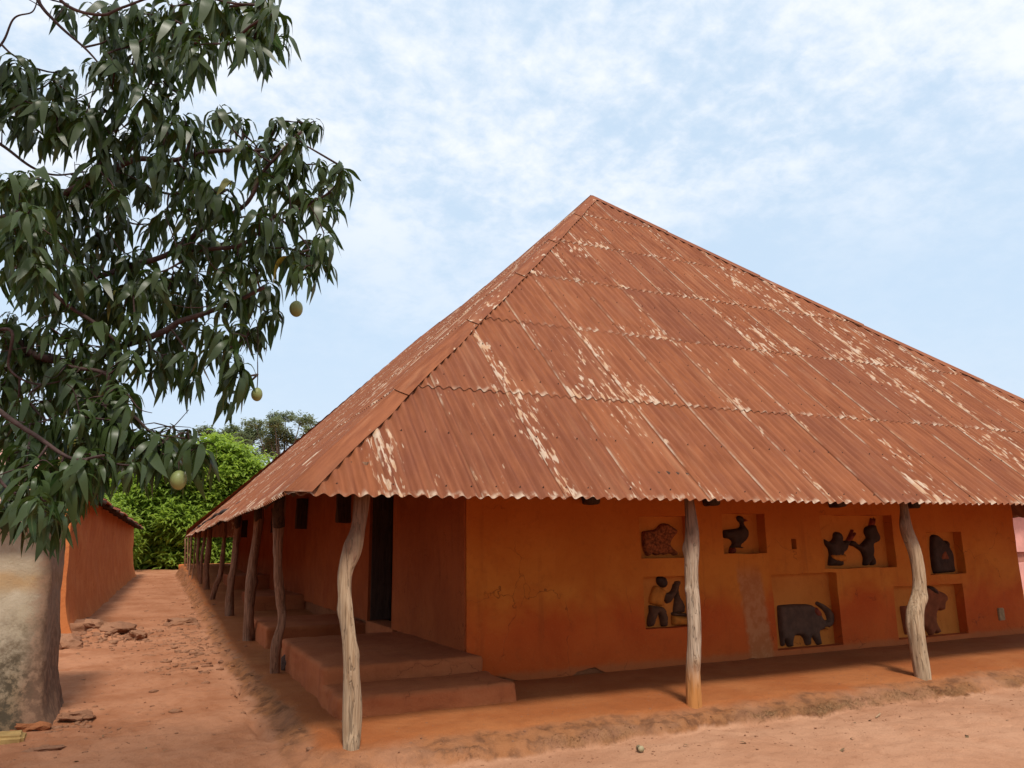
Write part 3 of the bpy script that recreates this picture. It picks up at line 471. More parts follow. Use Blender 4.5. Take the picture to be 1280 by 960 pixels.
# ------------------------------------------------------------------ the long earth building
B = empty('earth_building', (3.5, 9.05, 0), 'low red earth building with a huge rusty corrugated hip roof and painted reliefs', 'building')
WL = .124; AMP = .019; CW = .868
RIDGE_X, RIDGE_Z, EV = 8.87, 9.83, .95
ROWS = [0, .185, .362, .53, .70, .87, 1.0]
def sag(s): return .075 * np.sin(math.pi * np.clip(s, 0, 1))
def front_P(u, s): return np.stack([u, 6.5 + 8 * s, 2.06 + 7.77 * s - sag(s) + .02 * vnoise(u * .8, u * 0, 77) * (1 - s) ** 3], -1)
def front_max(u): return np.minimum((u - EV) / 7.92, (2 * RIDGE_X - EV - u) / 7.92)
def left_P(u, s):
    xe = EV + .0105 * (u - 6.5); ze = 2.06 + .0091 * (u - 6.5) + .10 * vnoise(u * .45, u * 0 + 3, 78) * sstep(7, 9, u)
    zr = RIDGE_Z - .10 * np.sin(np.clip((u - 14.5) / 15.5, 0, 1) * math.pi) + .08 * vnoise(u * .3, u * 0, 79)
    return np.stack([xe + (RIDGE_X - xe) * s, u, ze + (zr - ze) * s - sag(s)], -1)
def left_max(u): return np.clip(np.minimum((u - 6.5) / 8, (44 - u) / 14), 0, 1)
def right_P(u, s):
    p = left_P(u, s); p[..., 0] = 2 * RIDGE_X - p[..., 0]; return p
def back_P(u, s): return np.stack([u, 44 - 14 * s, 2.4 + (RIDGE_Z - 2.4) * s - sag(s)], -1)
NF = np.array([0, -7.77, 8.0]) / math.hypot(7.77, 8.0)
NL = np.array([-7.77, 0, 7.92]) / math.hypot(7.77, 7.92)
NR = NL * np.array([-1, 1, 1]); NB = np.array([0, 7.43, 14.0]) / math.hypot(7.43, 14)
SLOPE = 11.12
def sheet(name, Pf, Mf, N, u0, u1, s0, s1, spw, nv, first=False, over=.012, tilt=True, wl=WL, part=True):
    s_lo = s0 - (over if s0 > 0 else 0)
    nu = max(2, int(round((u1 - u0) / wl * spw)) + 1)
    u = np.linspace(u0, u1, nu); mx = Mf(u)
    hi = np.minimum(s1, mx)
    if (hi - s_lo).max() < .012: return None
    hi = np.maximum(hi, s_lo)
    t = np.linspace(0, 1, nv + 1)
    S = s_lo + (hi - s_lo)[None, :] * t[:, None]; U = np.repeat(u[None, :], nv + 1, 0)
    P = Pf(U, S)
    off = AMP * np.cos(2 * math.pi * U / wl)
    if tilt:
        lv = (S - s_lo) / (s1 - s_lo)
        off = off + .010 * (1 - lv) + .006 * (1 - (U - u0) / (u1 - u0)) + random.uniform(-.002, .003)
        if s0 == 0: off = off + .008 * vnoise(U * 2.1, S * 0, 5) * (1 - lv)
    P = P + off[..., None] * N
    ok = (hi - s_lo) > 1e-5
    id2 = np.arange(P.shape[0] * nu).reshape(P.shape[0], nu)
    Q = np.stack([id2[:-1, :-1], id2[:-1, 1:], id2[1:, 1:], id2[1:, :-1]], -1)
    keep = (ok[:-1] | ok[1:])
    Q = Q[:, keep].reshape(-1, 4)
    me = mesh_np(name, P.reshape(-1, 3), Q)
    Uf = U.reshape(-1); Sf = S.reshape(-1) * SLOPE
    for nm, A, Bv in (('UVMap', Uf, Sf), ('Loc', Uf - u0, Sf - s_lo * SLOPE)):
        lay = me.uv_layers.new(name=nm); li = np.empty(len(me.loops), np.int32); me.loops.foreach_get('vertex_index', li)
        lay.data.foreach_set('uv', np.stack([A[li], Bv[li]], -1).astype(np.float32).ravel())
    return link(name, me, M['roof'], B, True)
nsh = 0
for c in range(19):
    u0 = EV + c * CW; u1 = min(u0 + CW + .04, 2 * RIDGE_X - EV)
    for r in range(6):
        if sheet('roof_sheet', front_P, front_max, NF, u0, u1, ROWS[r], ROWS[r + 1] + .004, 8, 5): nsh += 1
for c in range(43):
    u0 = 6.5 + c * CW; u1 = min(u0 + CW + .04, 44)
    for r in range(6):
        if nsh < 298 and sheet('roof_sheet', left_P, left_max, NL, u0, u1, ROWS[r], ROWS[r + 1] + .004, 6, 3): nsh += 1
print('sheets', nsh)
o = sheet('roof_slope', right_P, left_max, NR, 6.5, 44, 0, 1, 3, 4, tilt=False, wl=.25); o['kind'] = 'stuff'
o = sheet('roof_slope', back_P, front_max, NB, EV + .4, 2 * RIDGE_X - EV - .4, 0, 1, 3, 4, tilt=False, wl=.25); o['kind'] = 'stuff'
# folded tin caps over the hips and the ridge
def cap(p0, p1, a_dir, b_dir, n_up, wid, seed):
    p0 = np.array(p0); p1 = np.array(p1); V = []; F = []
    prof = [(-1.0, 0), (-.5, 0), (-.14, .0), (0, .01), (.14, 0), (.5, 0), (1.0, 0)]
    n = 9
    for i in range(n):
        t = i / (n - 1); p = p0 + (p1 - p0) * t
        for k, (q, h) in enumerate(prof):
            d = a_dir if q < 0 else b_dir
            j = .012 * math.sin(seed * 7 + i * 1.7 + k) * abs(q)
            V.append(p + np.array(d) * abs(q) * wid * (1 + .06 * math.sin(i * 1.3 + seed)) + np.array(n_up) * (.028 + h + .016 * (1 - t) + j * .5))
    m_ = len(prof)
    for i in range(n - 1):
        for k in range(m_ - 1): F.append((i * m_ + k, i * m_ + k + 1, (i + 1) * m_ + k + 1, (i + 1) * m_ + k))
    hv = p1 - p0
    if hv[2] > .2: V = [v if v[2] > 2.085 else v + hv * (2.085 - v[2]) / hv[2] for v in V]
    me = mesh_py('hip_cap', V, F)
    L = float(np.linalg.norm(p1 - p0))
    for nm in ('UVMap', 'Loc'):
        lay = me.uv_layers.new(name=nm)
        for lp in me.loops:
            i, k = divmod(lp.vertex_index, m_)
            lay.data[lp.index].uv = (seed * 3.7 + .2 + k * .07, seed * 5.1 + i / (n - 1) * L) if nm == 'UVMap' else (.2 + k * .07, i / (n - 1) * L + (0.0 if seed % 3 == 1 else .06))
    return link('hip_cap', me, M['roof'], B, False)
def unit(v): v = np.array(v, float); return v / np.linalg.norm(v)
def hip_pts(xsgn, s):
    z = 2.06 + 7.77 * s - float(sag(np.array(s)))
    x = EV + 7.92 * s
    return (x if xsgn < 0 else 2 * RIDGE_X - x, 6.5 + 8 * s, z)
up_l = unit((-.7, -.7, 1)); up_r = unit((.7, -.7, 1))
hd = unit(np.array(hip_pts(-1, 1)) - np.array(hip_pts(-1, 0)))
fa = unit(np.cross(NF, hd)); la = unit(np.cross(NL, hd))
if fa[0] < 0: fa = -fa
if la[1] < 0: la = -la
cs = [0, .17, .345, .52, .69, .86, 1.0]
for i in range(6):
    s0 = cs[i] - (.012 if i else .004)
    cap(hip_pts(-1, s0), hip_pts(-1, cs[i + 1]), la, fa, up_l, .17, i + 1)
    mir = lambda v: np.array([-v[0], v[1], v[2]])
    cap(hip_pts(1, s0), hip_pts(1, cs[i + 1]), mir(fa), mir(la), up_r, .17, i + 8)
for i in range(7):
    y0 = 14.60 + i * 2.2
    rz = lambda y: float(left_P(np.array([y]), np.array([1.0]))[0][2]) - .005
    cap((RIDGE_X, y0 - .05, rz(y0)), (RIDGE_X, y0 + 2.25, rz(y0 + 2.25)), unit((-7.92, 0, -7.77)), unit((7.92, 0, -7.77)), (0, 0, 1), .2, i + 20)
# roofing nails
V = []; F = []
for r in range(6):
    for uu in np.arange(EV + .062, 2 * RIDGE_X - EV, WL * 2):
        for ds in (.012, .09):
            s = ROWS[r] + ds
            if s > front_max(np.array([uu]))[0] - .02 or random.random() < .25: continue
            p = front_P(np.array([uu + WL / 2]), np.array([s]))[0]
            uq = uu + WL / 2; uq = round(uq / WL) * WL
            p = front_P(np.array([uq]), np.array([s]))[0] + NF * (AMP + .024)
            a = len(V); q = .011
            ex = np.array([1, 0, 0]); ey = np.cross(NF, ex)
            V += [p + ex * q - NF * .015, p + ey * q - NF * .015, p - ex * q - NF * .015, p - ey * q - NF * .015, p + NF * .006]
            F += [(a, a + 1, a + 4), (a + 1, a + 2, a + 4), (a + 2, a + 3, a + 4), (a + 3, a, a + 4)]
o = link('nail_heads', mesh_py('nail_heads', V, F), M['stone'], B); o['kind'] = 'stuff'

# front wall with niches
WY = 9.05; ND = .17
NICHES = [(6.10, 6.96, 1.435, 2.02), (6.12, 6.96, .50, 1.19), (7.54, 8.36, 1.475, 2.06), (8.41, 9.73, .08, 1.16), (9.50, 11.10, 1.215, 2.05),
          (11.88, 12.80, 1.065, 1.77), (10.95, 12.65, .08, .905), (8.85, 8.96, 1.53, 1.68)]
X0, X1, ZT = 3.52, 14.25, 4.35
def wall_front():
    xb = sorted(set([X0, X1] + [round(v, 3) for n in NICHES for v in n[:2]])); zb = sorted(set([.07, ZT] + [round(v, 3) for n in NICHES for v in n[2:]]))
    def fine(b, st):
        out = []
        for a, c in zip(b[:-1], b[1:]):
            k = max(1, int(math.ceil((c - a) / st))); out += [a + (c - a) * i / k for i in range(k)]
        return out + [b[-1]]
    XF = fine(xb, .09); ZF = fine(zb, .09)
    bm = bmesh.new(); grid = {}
    def dy(x, z): return .022 * mnoise.noise(Vector((x * .9, 0, z * 1.2))) + .008 * mnoise.noise(Vector((x * 4, 3, z * 4)))
    def v(i, k):
        if (i, k) not in grid:
            x, z = XF[i], ZF[k]
            if k == 0:
                z = -.02 + .05 * max(0, mnoise.noise(Vector((x * 3.1, 7, 0)))) + .15 * max(0, 1 - abs(x - 3.75) / .5) + .09 * max(0, 1 - abs(x - 5.2) / .35) * (1 + mnoise.noise(Vector((x * 9, 1, 0))))
            edge = .010 * mnoise.noise(Vector((x * 3, 1, z * 3)))
            grid[(i, k)] = bm.verts.new((x + (edge if 0 < i < len(XF) - 1 else 0), WY + dy(x, z), z + (edge if k else 0)))
        return grid[(i, k)]
    def inn(x, z): return any(n[0] < x < n[1] and n[2] < z < n[3] for n in NICHES)
    for i in range(len(XF) - 1):
        for k in range(len(ZF) - 1):
            if inn((XF[i] + XF[i + 1]) / 2, (ZF[k] + ZF[k + 1]) / 2): continue
            bm.faces.new((v(i, k), v(i + 1, k), v(i + 1, k + 1), v(i, k + 1)))
    bnd = [e for e in bm.edges if len(e.link_faces) == 1]
    r = bmesh.ops.extrude_edge_only(bm, edges=bnd)
    for q in r['geom']:
        if isinstance(q, bmesh.types.BMVert): q.co.y = WY + ND + .02
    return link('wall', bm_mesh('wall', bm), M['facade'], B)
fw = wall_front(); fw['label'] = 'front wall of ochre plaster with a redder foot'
for n in NICHES:
    bm = bmesh.new()
    vs = [bm.verts.new((x, WY + ND, z)) for x, z in ((n[0] - .03, n[2] - .03), (n[1] + .03, n[2] - .03), (n[1] + .03, n[3] + .03), (n[0] - .03, n[3] + .03))]
    bm.faces.new(vs); small = n[1] - n[0] < .2
    link('niche_back', bm_mesh('niche_back', bm), M['timber'] if small else M['niche'], fw)
bm = bmesh.new(); box_bm(bm, X0 + .03, X1 - .03, WY + ND + .03, WY + .4, -.2, ZT - .02); box_bm(bm, X0 + .03, X1 - .03, WY + .026, WY + ND + .1, -.2, .062)
link('wall_core', bm_mesh('wall_core', bm), M['plinth'], B)
# reliefs, swollen out of the niche backs
def relief_part(name, poly, mt, parent, thick, lift=0.0):
    poly = [Vector(p) for p in poly]; n = len(poly)
    dense = []
    for i in range(n):
        a, b_ = poly[i], poly[(i + 1) % n]; k = max(1, int((b_ - a).length / .02))
        dense += [a + (b_ - a) * j / k for j in range(k)]
    for _ in range(2): dense = [(dense[i - 1] + dense[i] * 2 + dense[(i + 1) % len(dense)]) / 4 for i in range(len(dense))]
    nd = len(dense); DA = np.array([(p.x, p.y) for p in dense])
    def inside(x, y):
        c = False; j = nd - 1
        for i in range(nd):
            if (DA[i, 1] > y) != (DA[j, 1] > y) and x < (DA[j, 0] - DA[i, 0]) * (y - DA[i, 1]) / (DA[j, 1] - DA[i, 1]) + DA[i, 0]: c = not c
            j = i
        return c
    lo = DA.min(0); hi = DA.max(0); st = max(.016, (hi - lo).max() / 45)
    pts = [Vector((p[0], p[1])) for p in DA]
    for x in np.arange(lo[0], hi[0], st):
        for y in np.arange(lo[1], hi[1], st):
            xx = x + random.uniform(-.2, .2) * st; yy = y + random.uniform(-.2, .2) * st
            if np.hypot(DA[:, 0] - xx, DA[:, 1] - yy).min() > st * .5 and inside(xx, yy): pts.append(Vector((xx, yy)))
    ed = [(i, (i + 1) % nd) for i in range(nd)]
    vo, eo, fo, *_ = delaunay_2d_cdt(pts, ed, [], 1, 1e-5)
    dist = np.array([np.hypot(DA[:, 0] - p.x, DA[:, 1] - p.y).min() for p in vo])
    R_ = min(.06, dist.max() * .9 + 1e-4)
    q = np.clip(dist / R_, 0, 1); h = thick * np.sqrt(np.maximum(0, 1 - (1 - q) ** 2))
    V = [(p.x, WY + ND - .001 - lift - h[i] - .006 * mnoise.noise(Vector((p.x * 14, 2, p.y * 14))) * q[i], p.y) for i, p in enumerate(vo)]
    m0 = len(V); V += [(p.x, WY + ND + .004, p.y) for p in dense]
    F = [tuple(f) for f in fo]
    near = [min(range(len(vo)), key=lambda k: (vo[k] - p).length_squared) for p in dense]
    for i in range(nd):
        j = (i + 1) % nd
        if near[i] != near[j]: F.append((near[i], near[j], m0 + j, m0 + i))
    bm = bmesh.new(); bv = [bm.verts.new(p) for p in V]
    for f in F:
        try: bm.faces.new([bv[k] for k in f])
        except ValueError: pass
    return link(name, bm_mesh(name, bm), M[mt], parent, True)
RINFO = {'beast': ('animal_relief', 'spotted red and black crouching beast in its niche'), 'bird': ('bird_relief', 'black long-necked bird in its niche'),
         'pounder': ('pounding_figure_relief', 'man in ochre tunic pounding at a mortar'), 'elephant': ('elephant_relief', 'dark grey elephant with raised trunk'),
         'warriors': ('fighting_figures_relief', 'two dark fighting figures'), 'seated': ('seated_figure_relief', 'dark seated figure with a hand to its mouth'),
         'hare': ('hare_relief', 'russet long-eared beast behind a post')}
for key, parts in RELIEFS.items():
    nm, lab = RINFO[key]
    name0, poly0, mt0 = parts[0]
    root = relief_part(nm, poly0, mt0, B, .075); root['label'] = lab
    for k, (pn, poly, mt) in enumerate(parts[1:]):
        relief_part(pn, poly, mt, root, .065 if pn not in ('eye', 'tusk', 'ear', 'cloth', 'loincloth') else .03, .062 if pn in ('eye', 'tusk', 'ear', 'cloth', 'loincloth') else .012 * (k % 3))
bm = bmesh.new(); box_bm(bm, 13.46, 13.62, WY - .022, WY + .05, .25, .46); bmesh.ops.bevel(bm, geom=bm.edges[:], offset=.012, segments=2, affect='EDGES')
link('wall_patch', bm_mesh('wall_patch', bm), M['patch'], fw)
# side wall along the alley, with its doorway
SX = 3.53
def side_wall(y0, y1, z0, z1):
    ny_ = int((y1 - y0) / .12) + 1; nz_ = int((z1 - z0) / .12) + 1
    V = []; F = []
    for i in range(ny_ + 1):
        for k in range(nz_ + 1):
            y = y0 + (y1 - y0) * i / ny_; z = z0 + (z1 - z0) * k / nz_
            e = .03 * mnoise.noise(Vector((y * .8, 4, z * 1.1))) + .008 * mnoise.noise(Vector((y * 4, 1, z * 4)))
            if i in (0, ny_): e *= .2
            V.append((SX - .03 + e, y, z + (.02 * mnoise.noise(Vector((y * 2.3, 0, 5))) if k == 0 else 0)))
    for i in range(ny_):
        for k in range(nz_):
            a = i * (nz_ + 1) + k; F.append((a, a + 1, a + nz_ + 2, a + nz_ + 1))
    bm = bmesh.new(); bv = [bm.verts.new(p) for p in V]
    for f in F: bm.faces.new([bv[k] for k in f])
    bnd = [e for e in bm.edges if len(e.link_faces) == 1]
    r = bmesh.ops.extrude_edge_only(bm, edges=bnd)
    for q in r['geom']:
        if isinstance(q, bmesh.types.BMVert): q.co.x = SX + .32
    return link('wall', bm_mesh('wall', bm), M['side'], B, False)
DY0, DY1 = 12.32, 13.87
side_wall(9.085, DY0, .38, 4.35); side_wall(DY1, 41.5, .38, 4.45); side_wall(DY0 + .002, DY1 - .002, 2.72, 4.3)
bm = bmesh.new(); box_bm(bm, SX + .03, SX + .30, 9.3, 12.30, -.2, .5); box_bm(bm, SX + .03, SX + .30, 13.9, 41.45, -.2, .5)
link('wall_core', bm_mesh('wall_core', bm), M['plinth'], B)
bm = bmesh.new(); box_bm(bm, X0 + .3, X1 - .05, 41.2, 41.5, -.2, 4.3); box_bm(bm, X1 - .35, X1 - .05, WY + .38, 41.2, -.2, 4.3)
link('wall', bm_mesh('wall', bm), M['side'], B)
bm = bmesh.new(); box_bm(bm, SX + .02, SX + .36, DY1 - .09, DY1 - .05, .40, 2.70)
door = link('door', bm_mesh('door', bm), M['door'], B); door['label'] = 'dark grey brown door standing open'
for i in range(3):
    bm = bmesh.new(); x0 = SX - .005 + i * .122; box_bm(bm, x0, x0 + .117, DY1 - .112, DY1 - .093, .40, 2.70)
    link('plank', bm_mesh('plank', bm), M['door'], door)
bm = bmesh.new(); box_bm(bm, SX + .5, SX + .56, DY0 - .5, DY1 + .5, .0, 3.0); link('dark_interior', bm_mesh('dark_interior', bm), M['timber'], B)  # dark back plane, its colour stands in for the unlit interior
earth_box('threshold', SX - .04, SX + .33, DY0 - .1, DY1 + .1, .02, .385, M['step'], B, .02, 4, .008)
# earth platform and steps at the corner
earth_box('platform', 1.74, 3.56, 8.66, 11.85, -.15, .38, M['step'], B, .05, 26, .026, 3.5)
earth_box('step', 1.72, 3.63, 7.86, 8.72, -.15, .20, M['step'], B, .05, 26, .026, 3.5)
earth_box('platform', 1.80, 3.56, 14.0, 16.4, -.15, .34, M['step'], B, .05, 26, .026, 3.5)
earth_box('platform', 2.3, 3.56, 20.5, 23.5, -.1, .52, M['step'], B, .03, 8, .022)
earth_box('platform', 2.3, 3.56, 27, 30.5, .1, .85, M['step'], B, .03, 8, .022)
# posts
PLAB = ['pale bent grey post at the building corner', 'straight post with an orange-stained foot', 'crooked S-shaped post at the right of the front',
        'wavy dusty post beside the dark stone']
FX = [p[-1] for p in POSTS]
for i, pl in enumerate(POSTS):
    pts = [list(p) for p in pl]
    top = pts[0][:]
    y = pts[0][1]
    roofz = (2.06 + .97 * (y - 6.5) if i < 3 else 2.06 + .0091 * (y - 6.5) + .97 * (top[0] - EV - .0105 * (y - 6.5))) - .04
    if roofz > top[2] + .02:
        dxx = (pts[0][0] - pts[1][0]) * .5
        pts.insert(0, [top[0] + dxx * .5, y + .02, roofz, top[3] * .98])
    gzz = gz(pts[-1][0], y); bot = pts[-1][:]
    if bot[2] > gzz + .03 : pts.append([bot[0], y, gzz - .08, bot[3] * 1.05])
    else: pts.append([bot[0], y, bot[2] - .14, bot[3] * 1.05])
    for k, p in enumerate(pts): p[1] += .02 * math.sin(k * 1.9 + i * 2.1) * (1 if 0 < k < len(pts) - 1 else 0)
    near = i < 7
    for p in pts: p[3] *= (.98 if i == 0 else .86 if i < 3 else .95)
    rs = resample(pts, 46 if near else 14)
    kn = [(random.uniform(.15, .9), random.uniform(0, 6.28), random.choice((.022, .03, -.018)), random.uniform(.018, .03)) for _ in range(6)] if near else ()
    if near: rs = resample([tuple(q) for q in rs], 90)
    V, F = tube_data(rs[:, :3], rs[:, 3], 28 if near else 10, .11, i * 11 + 3, knots=kn)
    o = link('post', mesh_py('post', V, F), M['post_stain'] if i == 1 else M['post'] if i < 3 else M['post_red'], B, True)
    if i < len(PLAB): o['label'] = PLAB[i]
    if i in (3, 4, 5):   # forked block on top of the post
        for sg in (-1, 1):
            V, F = tube_data([(top[0], y, roofz - .62), (top[0] + sg * .03, y + sg * .10, roofz - .42), (top[0] + sg * .02, y + sg * .20, roofz - .22)], [.085, .075, .06], 10, .15, i + sg)
            link('fork', mesh_py('fork', V, F), M['timber'], o, True)
# timbers: eave poles on the posts and the stubs that carry the roof off the wall
def pole(name, p0, p1, r, seed, n=14):
    pts = [Vector(p0).lerp(Vector(p1), i / (n - 1)) + Vector((.02 * math.sin(i * 1.3 + seed), 0.02 * math.cos(i * 1.1 + seed), .02 * math.sin(i * .9 + seed * 2))) for i in range(n)]
    V, F = tube_data([tuple(p) for p in pts], [r * (1 + .1 * math.sin(i + seed)) for i in range(n)], 9, .12, seed)
    return link(name, mesh_py(name, V, F), M['timber'], B, True)
pole('eave_pole', (1.5, 6.9, 2.33), (16.2, 6.9, 2.33), .05, 1, 30)
pole('eave_pole', (1.62, 7.5, 2.52), (1.62, 25, 2.72), .055, 2, 30); pole('eave_pole', (1.62, 25, 2.74), (1.55, 43, 2.62), .055, 3, 30)
for i, x in enumerate((2.1, 3.7, 5.28, 6.9, 8.6, 10.3, 12.1, 13.9)):
    ye = min(9.0, 6.5 + 8 * min((x - EV) / 7.92, (2 * RIDGE_X - EV - x) / 7.92) - .25)
    if ye > 7.2: pole('rafter', (x, 6.75, 2.06 + .25 * .97 - .15), (x, ye, 2.06 + (ye - 6.5) * .97 - .17), .04, i + 4, 6)
for i, y in enumerate(np.arange(8.6, 43, 2.6)):
    ze = 2.06 + .0091 * (y - 6.5); xe = EV + .0105 * (y - 6.5)
    xr = min(3.5, xe + 7.92 * min((y - 6.5) / 8, (44 - y) / 14) - .3)
    if xr > xe + .8: pole('rafter', (xe + .3, y, ze + .3 * .97 - .17), (xr, y, ze + .97 * (xr - xe) - .19), .04, i + 20, 6)
for i, y in enumerate((15.4, 20.4, 25.2, 30, 35)):
    earth_box('beam_stub', SX - .30, SX + .1, y, y + .22, 2.09 + .004 * y, 2.95, M['timber'], B, .02, 4, .025, 6)
for i, x in enumerate((5.27, 7.30, 9.80, 11.50)):
    earth_box('beam_stub', x - .09, x + .09, WY - .20, WY + .1, 2.165, 2.62, M['timber'], B, .04, 3, .03, 6)

# ------------------------------------------------------------------ neighbours
WB = empty('whitewashed_hut', (-2.6, 10.2, -.1), 'stained whitewashed hut at the left edge with pinkish tin roof under the mango leaves', 'building')
def flared_wall(name, x0, x1, y0, y1, zb, zt, flare, rad, mt, parent, lean=0.0, amp=.03, nz=36, step=.1, skew=0.0):
    """thick earth wall block, rounded corners, foot spreading outwards"""
    pts = []
    def line(a, b):
        k = max(2, int(math.hypot(b[0] - a[0], b[1] - a[1]) / step)); return [(a[0] + (b[0] - a[0]) * i / k, a[1] + (b[1] - a[1]) * i / k) for i in range(k)]
    def arc(cx, cy, a0): return [(cx + rad * math.cos(a0 + i * math.pi / 12), cy + rad * math.sin(a0 + i * math.pi / 12)) for i in range(6)]
    pts += line((x0, y0), (x1 - rad, y0)) + arc(x1 - rad, y0 + rad, -math.pi / 2) + line((x1, y0 + rad), (x1 + skew, y1)) + line((x1 + skew, y1), (x0, y1)) + line((x0, y1), (x0, y0))
    cx, cy = (x0 + x1) / 2, (y0 + y1) / 2; V = []; F = []; n = len(pts)
    for k in range(nz + 1):
        t = k / nz; z = zb + (zt - zb) * t
        off = flare * (1 - t) ** 5 * 1.0 + lean * (1 - t)
        for (x, y) in pts:
            e = Vector((mnoise.noise(Vector((x * 2, y * 2, z * 2))), mnoise.noise(Vector((x * 2 + 9, y * 2, z * 2))), 0)) * amp + mnoise.noise(Vector((x * 8, y * 8, z * 8))) * Vector((amp, amp, 0)) * .35
            sx = 1 if x > x1 - rad * 1.1 + min(0, skew) else 0
            sy = -1 if y < y0 + rad * .6 else 0
            V.append((x + sx * off + e.x, y + sy * off + e.y, z))
    for k in range(nz):
        for i in range(n):
            j = (i + 1) % n; F.append((k * n + i, k * n + j, (k + 1) * n + j, (k + 1) * n + i))
    F.append(tuple((nz * n + i) for i in range(n)))
    return link(name, mesh_py(name, V, F), mt, parent, True)
flared_wall('wall', -5.5, -1.02, 9.55, 10.9, -.2, 1.93, .16, .10, M['white'], WB, .05, .03, 40, .06)
def tin_sheet(name, a, b, c, d, mt, parent, wl=.13, amp=.014, rows=5, dent=.01):
    """corrugated sheet, a-b along the eave, d-c along the top"""
    a, b, c, d = (np.array(p, float) for p in (a, b, c, d)); L = np.linalg.norm(b - a); n = int(L / wl * 6)
    N = np.cross(b - a, d - a); N /= np.linalg.norm(N); V = []; F = []
    for k in range(rows + 1):
        t = k / rows
        for i in range(n + 1):
            u = i / n; p = (a + (b - a) * u) * (1 - t) + (d + (c - d) * u) * t
            V.append(p + N * (amp * math.cos(u * L / wl * 2 * math.pi) + dent * mnoise.noise(Vector(p) * 1.5)))
    for k in range(rows):
        for i in range(n): q = k * (n + 1) + i; F.append((q, q + 1, q + n + 2, q + n + 1))
    return link(name, mesh_py(name, V, F), mt, parent, True)
for i in range(5):
    xa = -5.6 + i * .93; xb = xa + .96
    tin_sheet('roof_sheet', (xa, 9.32, 1.92 + .004 * i), (xb, 9.32, 1.925 + .004 * i), (xb, 11.6, 3.05), (xa, 11.6, 3.05), M['pinktin'], WB)
pole2 = []
OB = empty('orange_earth_house', (-3.5, 31, 0), 'long orange earth house with a low tin roof along the left side of the alley', 'building')
# its long wall runs slightly askew: built as a flared block, far end nearer the alley
def orange_wall():
    V = []; F = []; ny_ = 130; nz_ = 22
    def edge(y): return -1.65 + (y - 19) * (.616 / 25)
    for i in range(ny_ + 1):
        y = 19 + 25 * i / ny_
        zb = alley_z(np.array([y]))[0] - .2; zt = 3.08 - .006 * (y - 19)
        for k in range(nz_ + 1):
            t = k / nz_; z = zb + (zt - zb) * t
            fl = .26 * (1 - t) ** 6 + .06 * (1 - t) + (.14 * (1 - t) ** 3 * max(0, (y - 42.5) / 1.5))
            e = .05 * mnoise.noise(Vector((2, y * .7, z))) + .02 * mnoise.noise(Vector((2, y * 3, z * 3)))
            V.append((edge(y) + fl + e - .08, y, z))
    for i in range(ny_):
        for k in range(nz_): a = i * (nz_ + 1) + k; F.append((a, a + nz_ + 1, a + nz_ + 2, a + 1))
    bm = bmesh.new(); bv = [bm.verts.new(p) for p in V]
    for f in F: bm.faces.new([bv[q] for q in f])
    bnd = [e for e in bm.edges if len(e.link_faces) == 1]
    r = bmesh.ops.extrude_edge_only(bm, edges=bnd)
    for q in r['geom']:
        if isinstance(q, bmesh.types.BMVert): q.co.x = -6.5
    return link('wall', bm_mesh('wall', bm), M['orange'], OB)
orange_wall()
for i in range(28):
    ya = 18.7 + i * .925; yb = ya + .96
    xe = lambda y: -1.36 + (y - 19) * (.616 / 25) + .06 * math.sin(y * 1.7)
    tin_sheet('roof_sheet', (xe(ya), ya, 2.94 + .03 * math.sin(i * 2.3)), (xe(yb), yb, 2.94 + .03 * math.sin(i * 2.3 + 1)), (-5.2, yb, 4.5), (-5.2, ya, 4.5), M['redtile'], OB, .13, .018, 4)
for i in range(12):
    y = 19.5 + i * 2.2
    V, F = tube_data([(-1.3 + (y - 19) * .0246, y, 2.84), (-3, y, 3.5), (-5, y, 4.33)], [.06, .06, .06], 8, .1, i); link('rafter', mesh_py('rafter', V, F), M['timber'], OB, True)
earth_box('wall_rubble', -1.75, -1.15, 19.2, 20.6, -.2, .16, M['clod'], OB, .05, 6, .08, 4)

PB = empty('pink_building', (34, 20, 0), 'pink plastered building glimpsed past the right end of the eave', 'building')
bm = bmesh.new(); box_bm(bm, 25, 46, 18, 27, 1.22, 3.3); link('wall', bm_mesh('wall', bm), M['pinkwall'], PB)
bm = bmesh.new(); box_bm(bm, 25.1, 45.9, 18.12, 26.9, .85, 1.215); link('shadow_ledge', bm_mesh('shadow_ledge', bm), M['shadow_strip'], PB)  # brown strip painted in for the shadow between the pink tiers
bm = bmesh.new(); box_bm(bm, 24.8, 46.2, 17.5, 27.2, -.5, .845); link('wall', bm_mesh('wall', bm), M['pinkwall'], PB)
tin_sheet('roof', (24.4, 17.2, 3.2), (46.6, 17.2, 3.2), (46.6, 22.5, 5.2), (24.4, 22.5, 5.2), M['redtile'], PB, .3, .03)
LW = earth_box('low_wall', 1.2, 9.0, 47.0, 47.4, .2, 1.0, M['orange'], None, .05, 20, .05)
tag(LW, 'low earth wall closing the far end of the alley behind the last posts', 'wall')

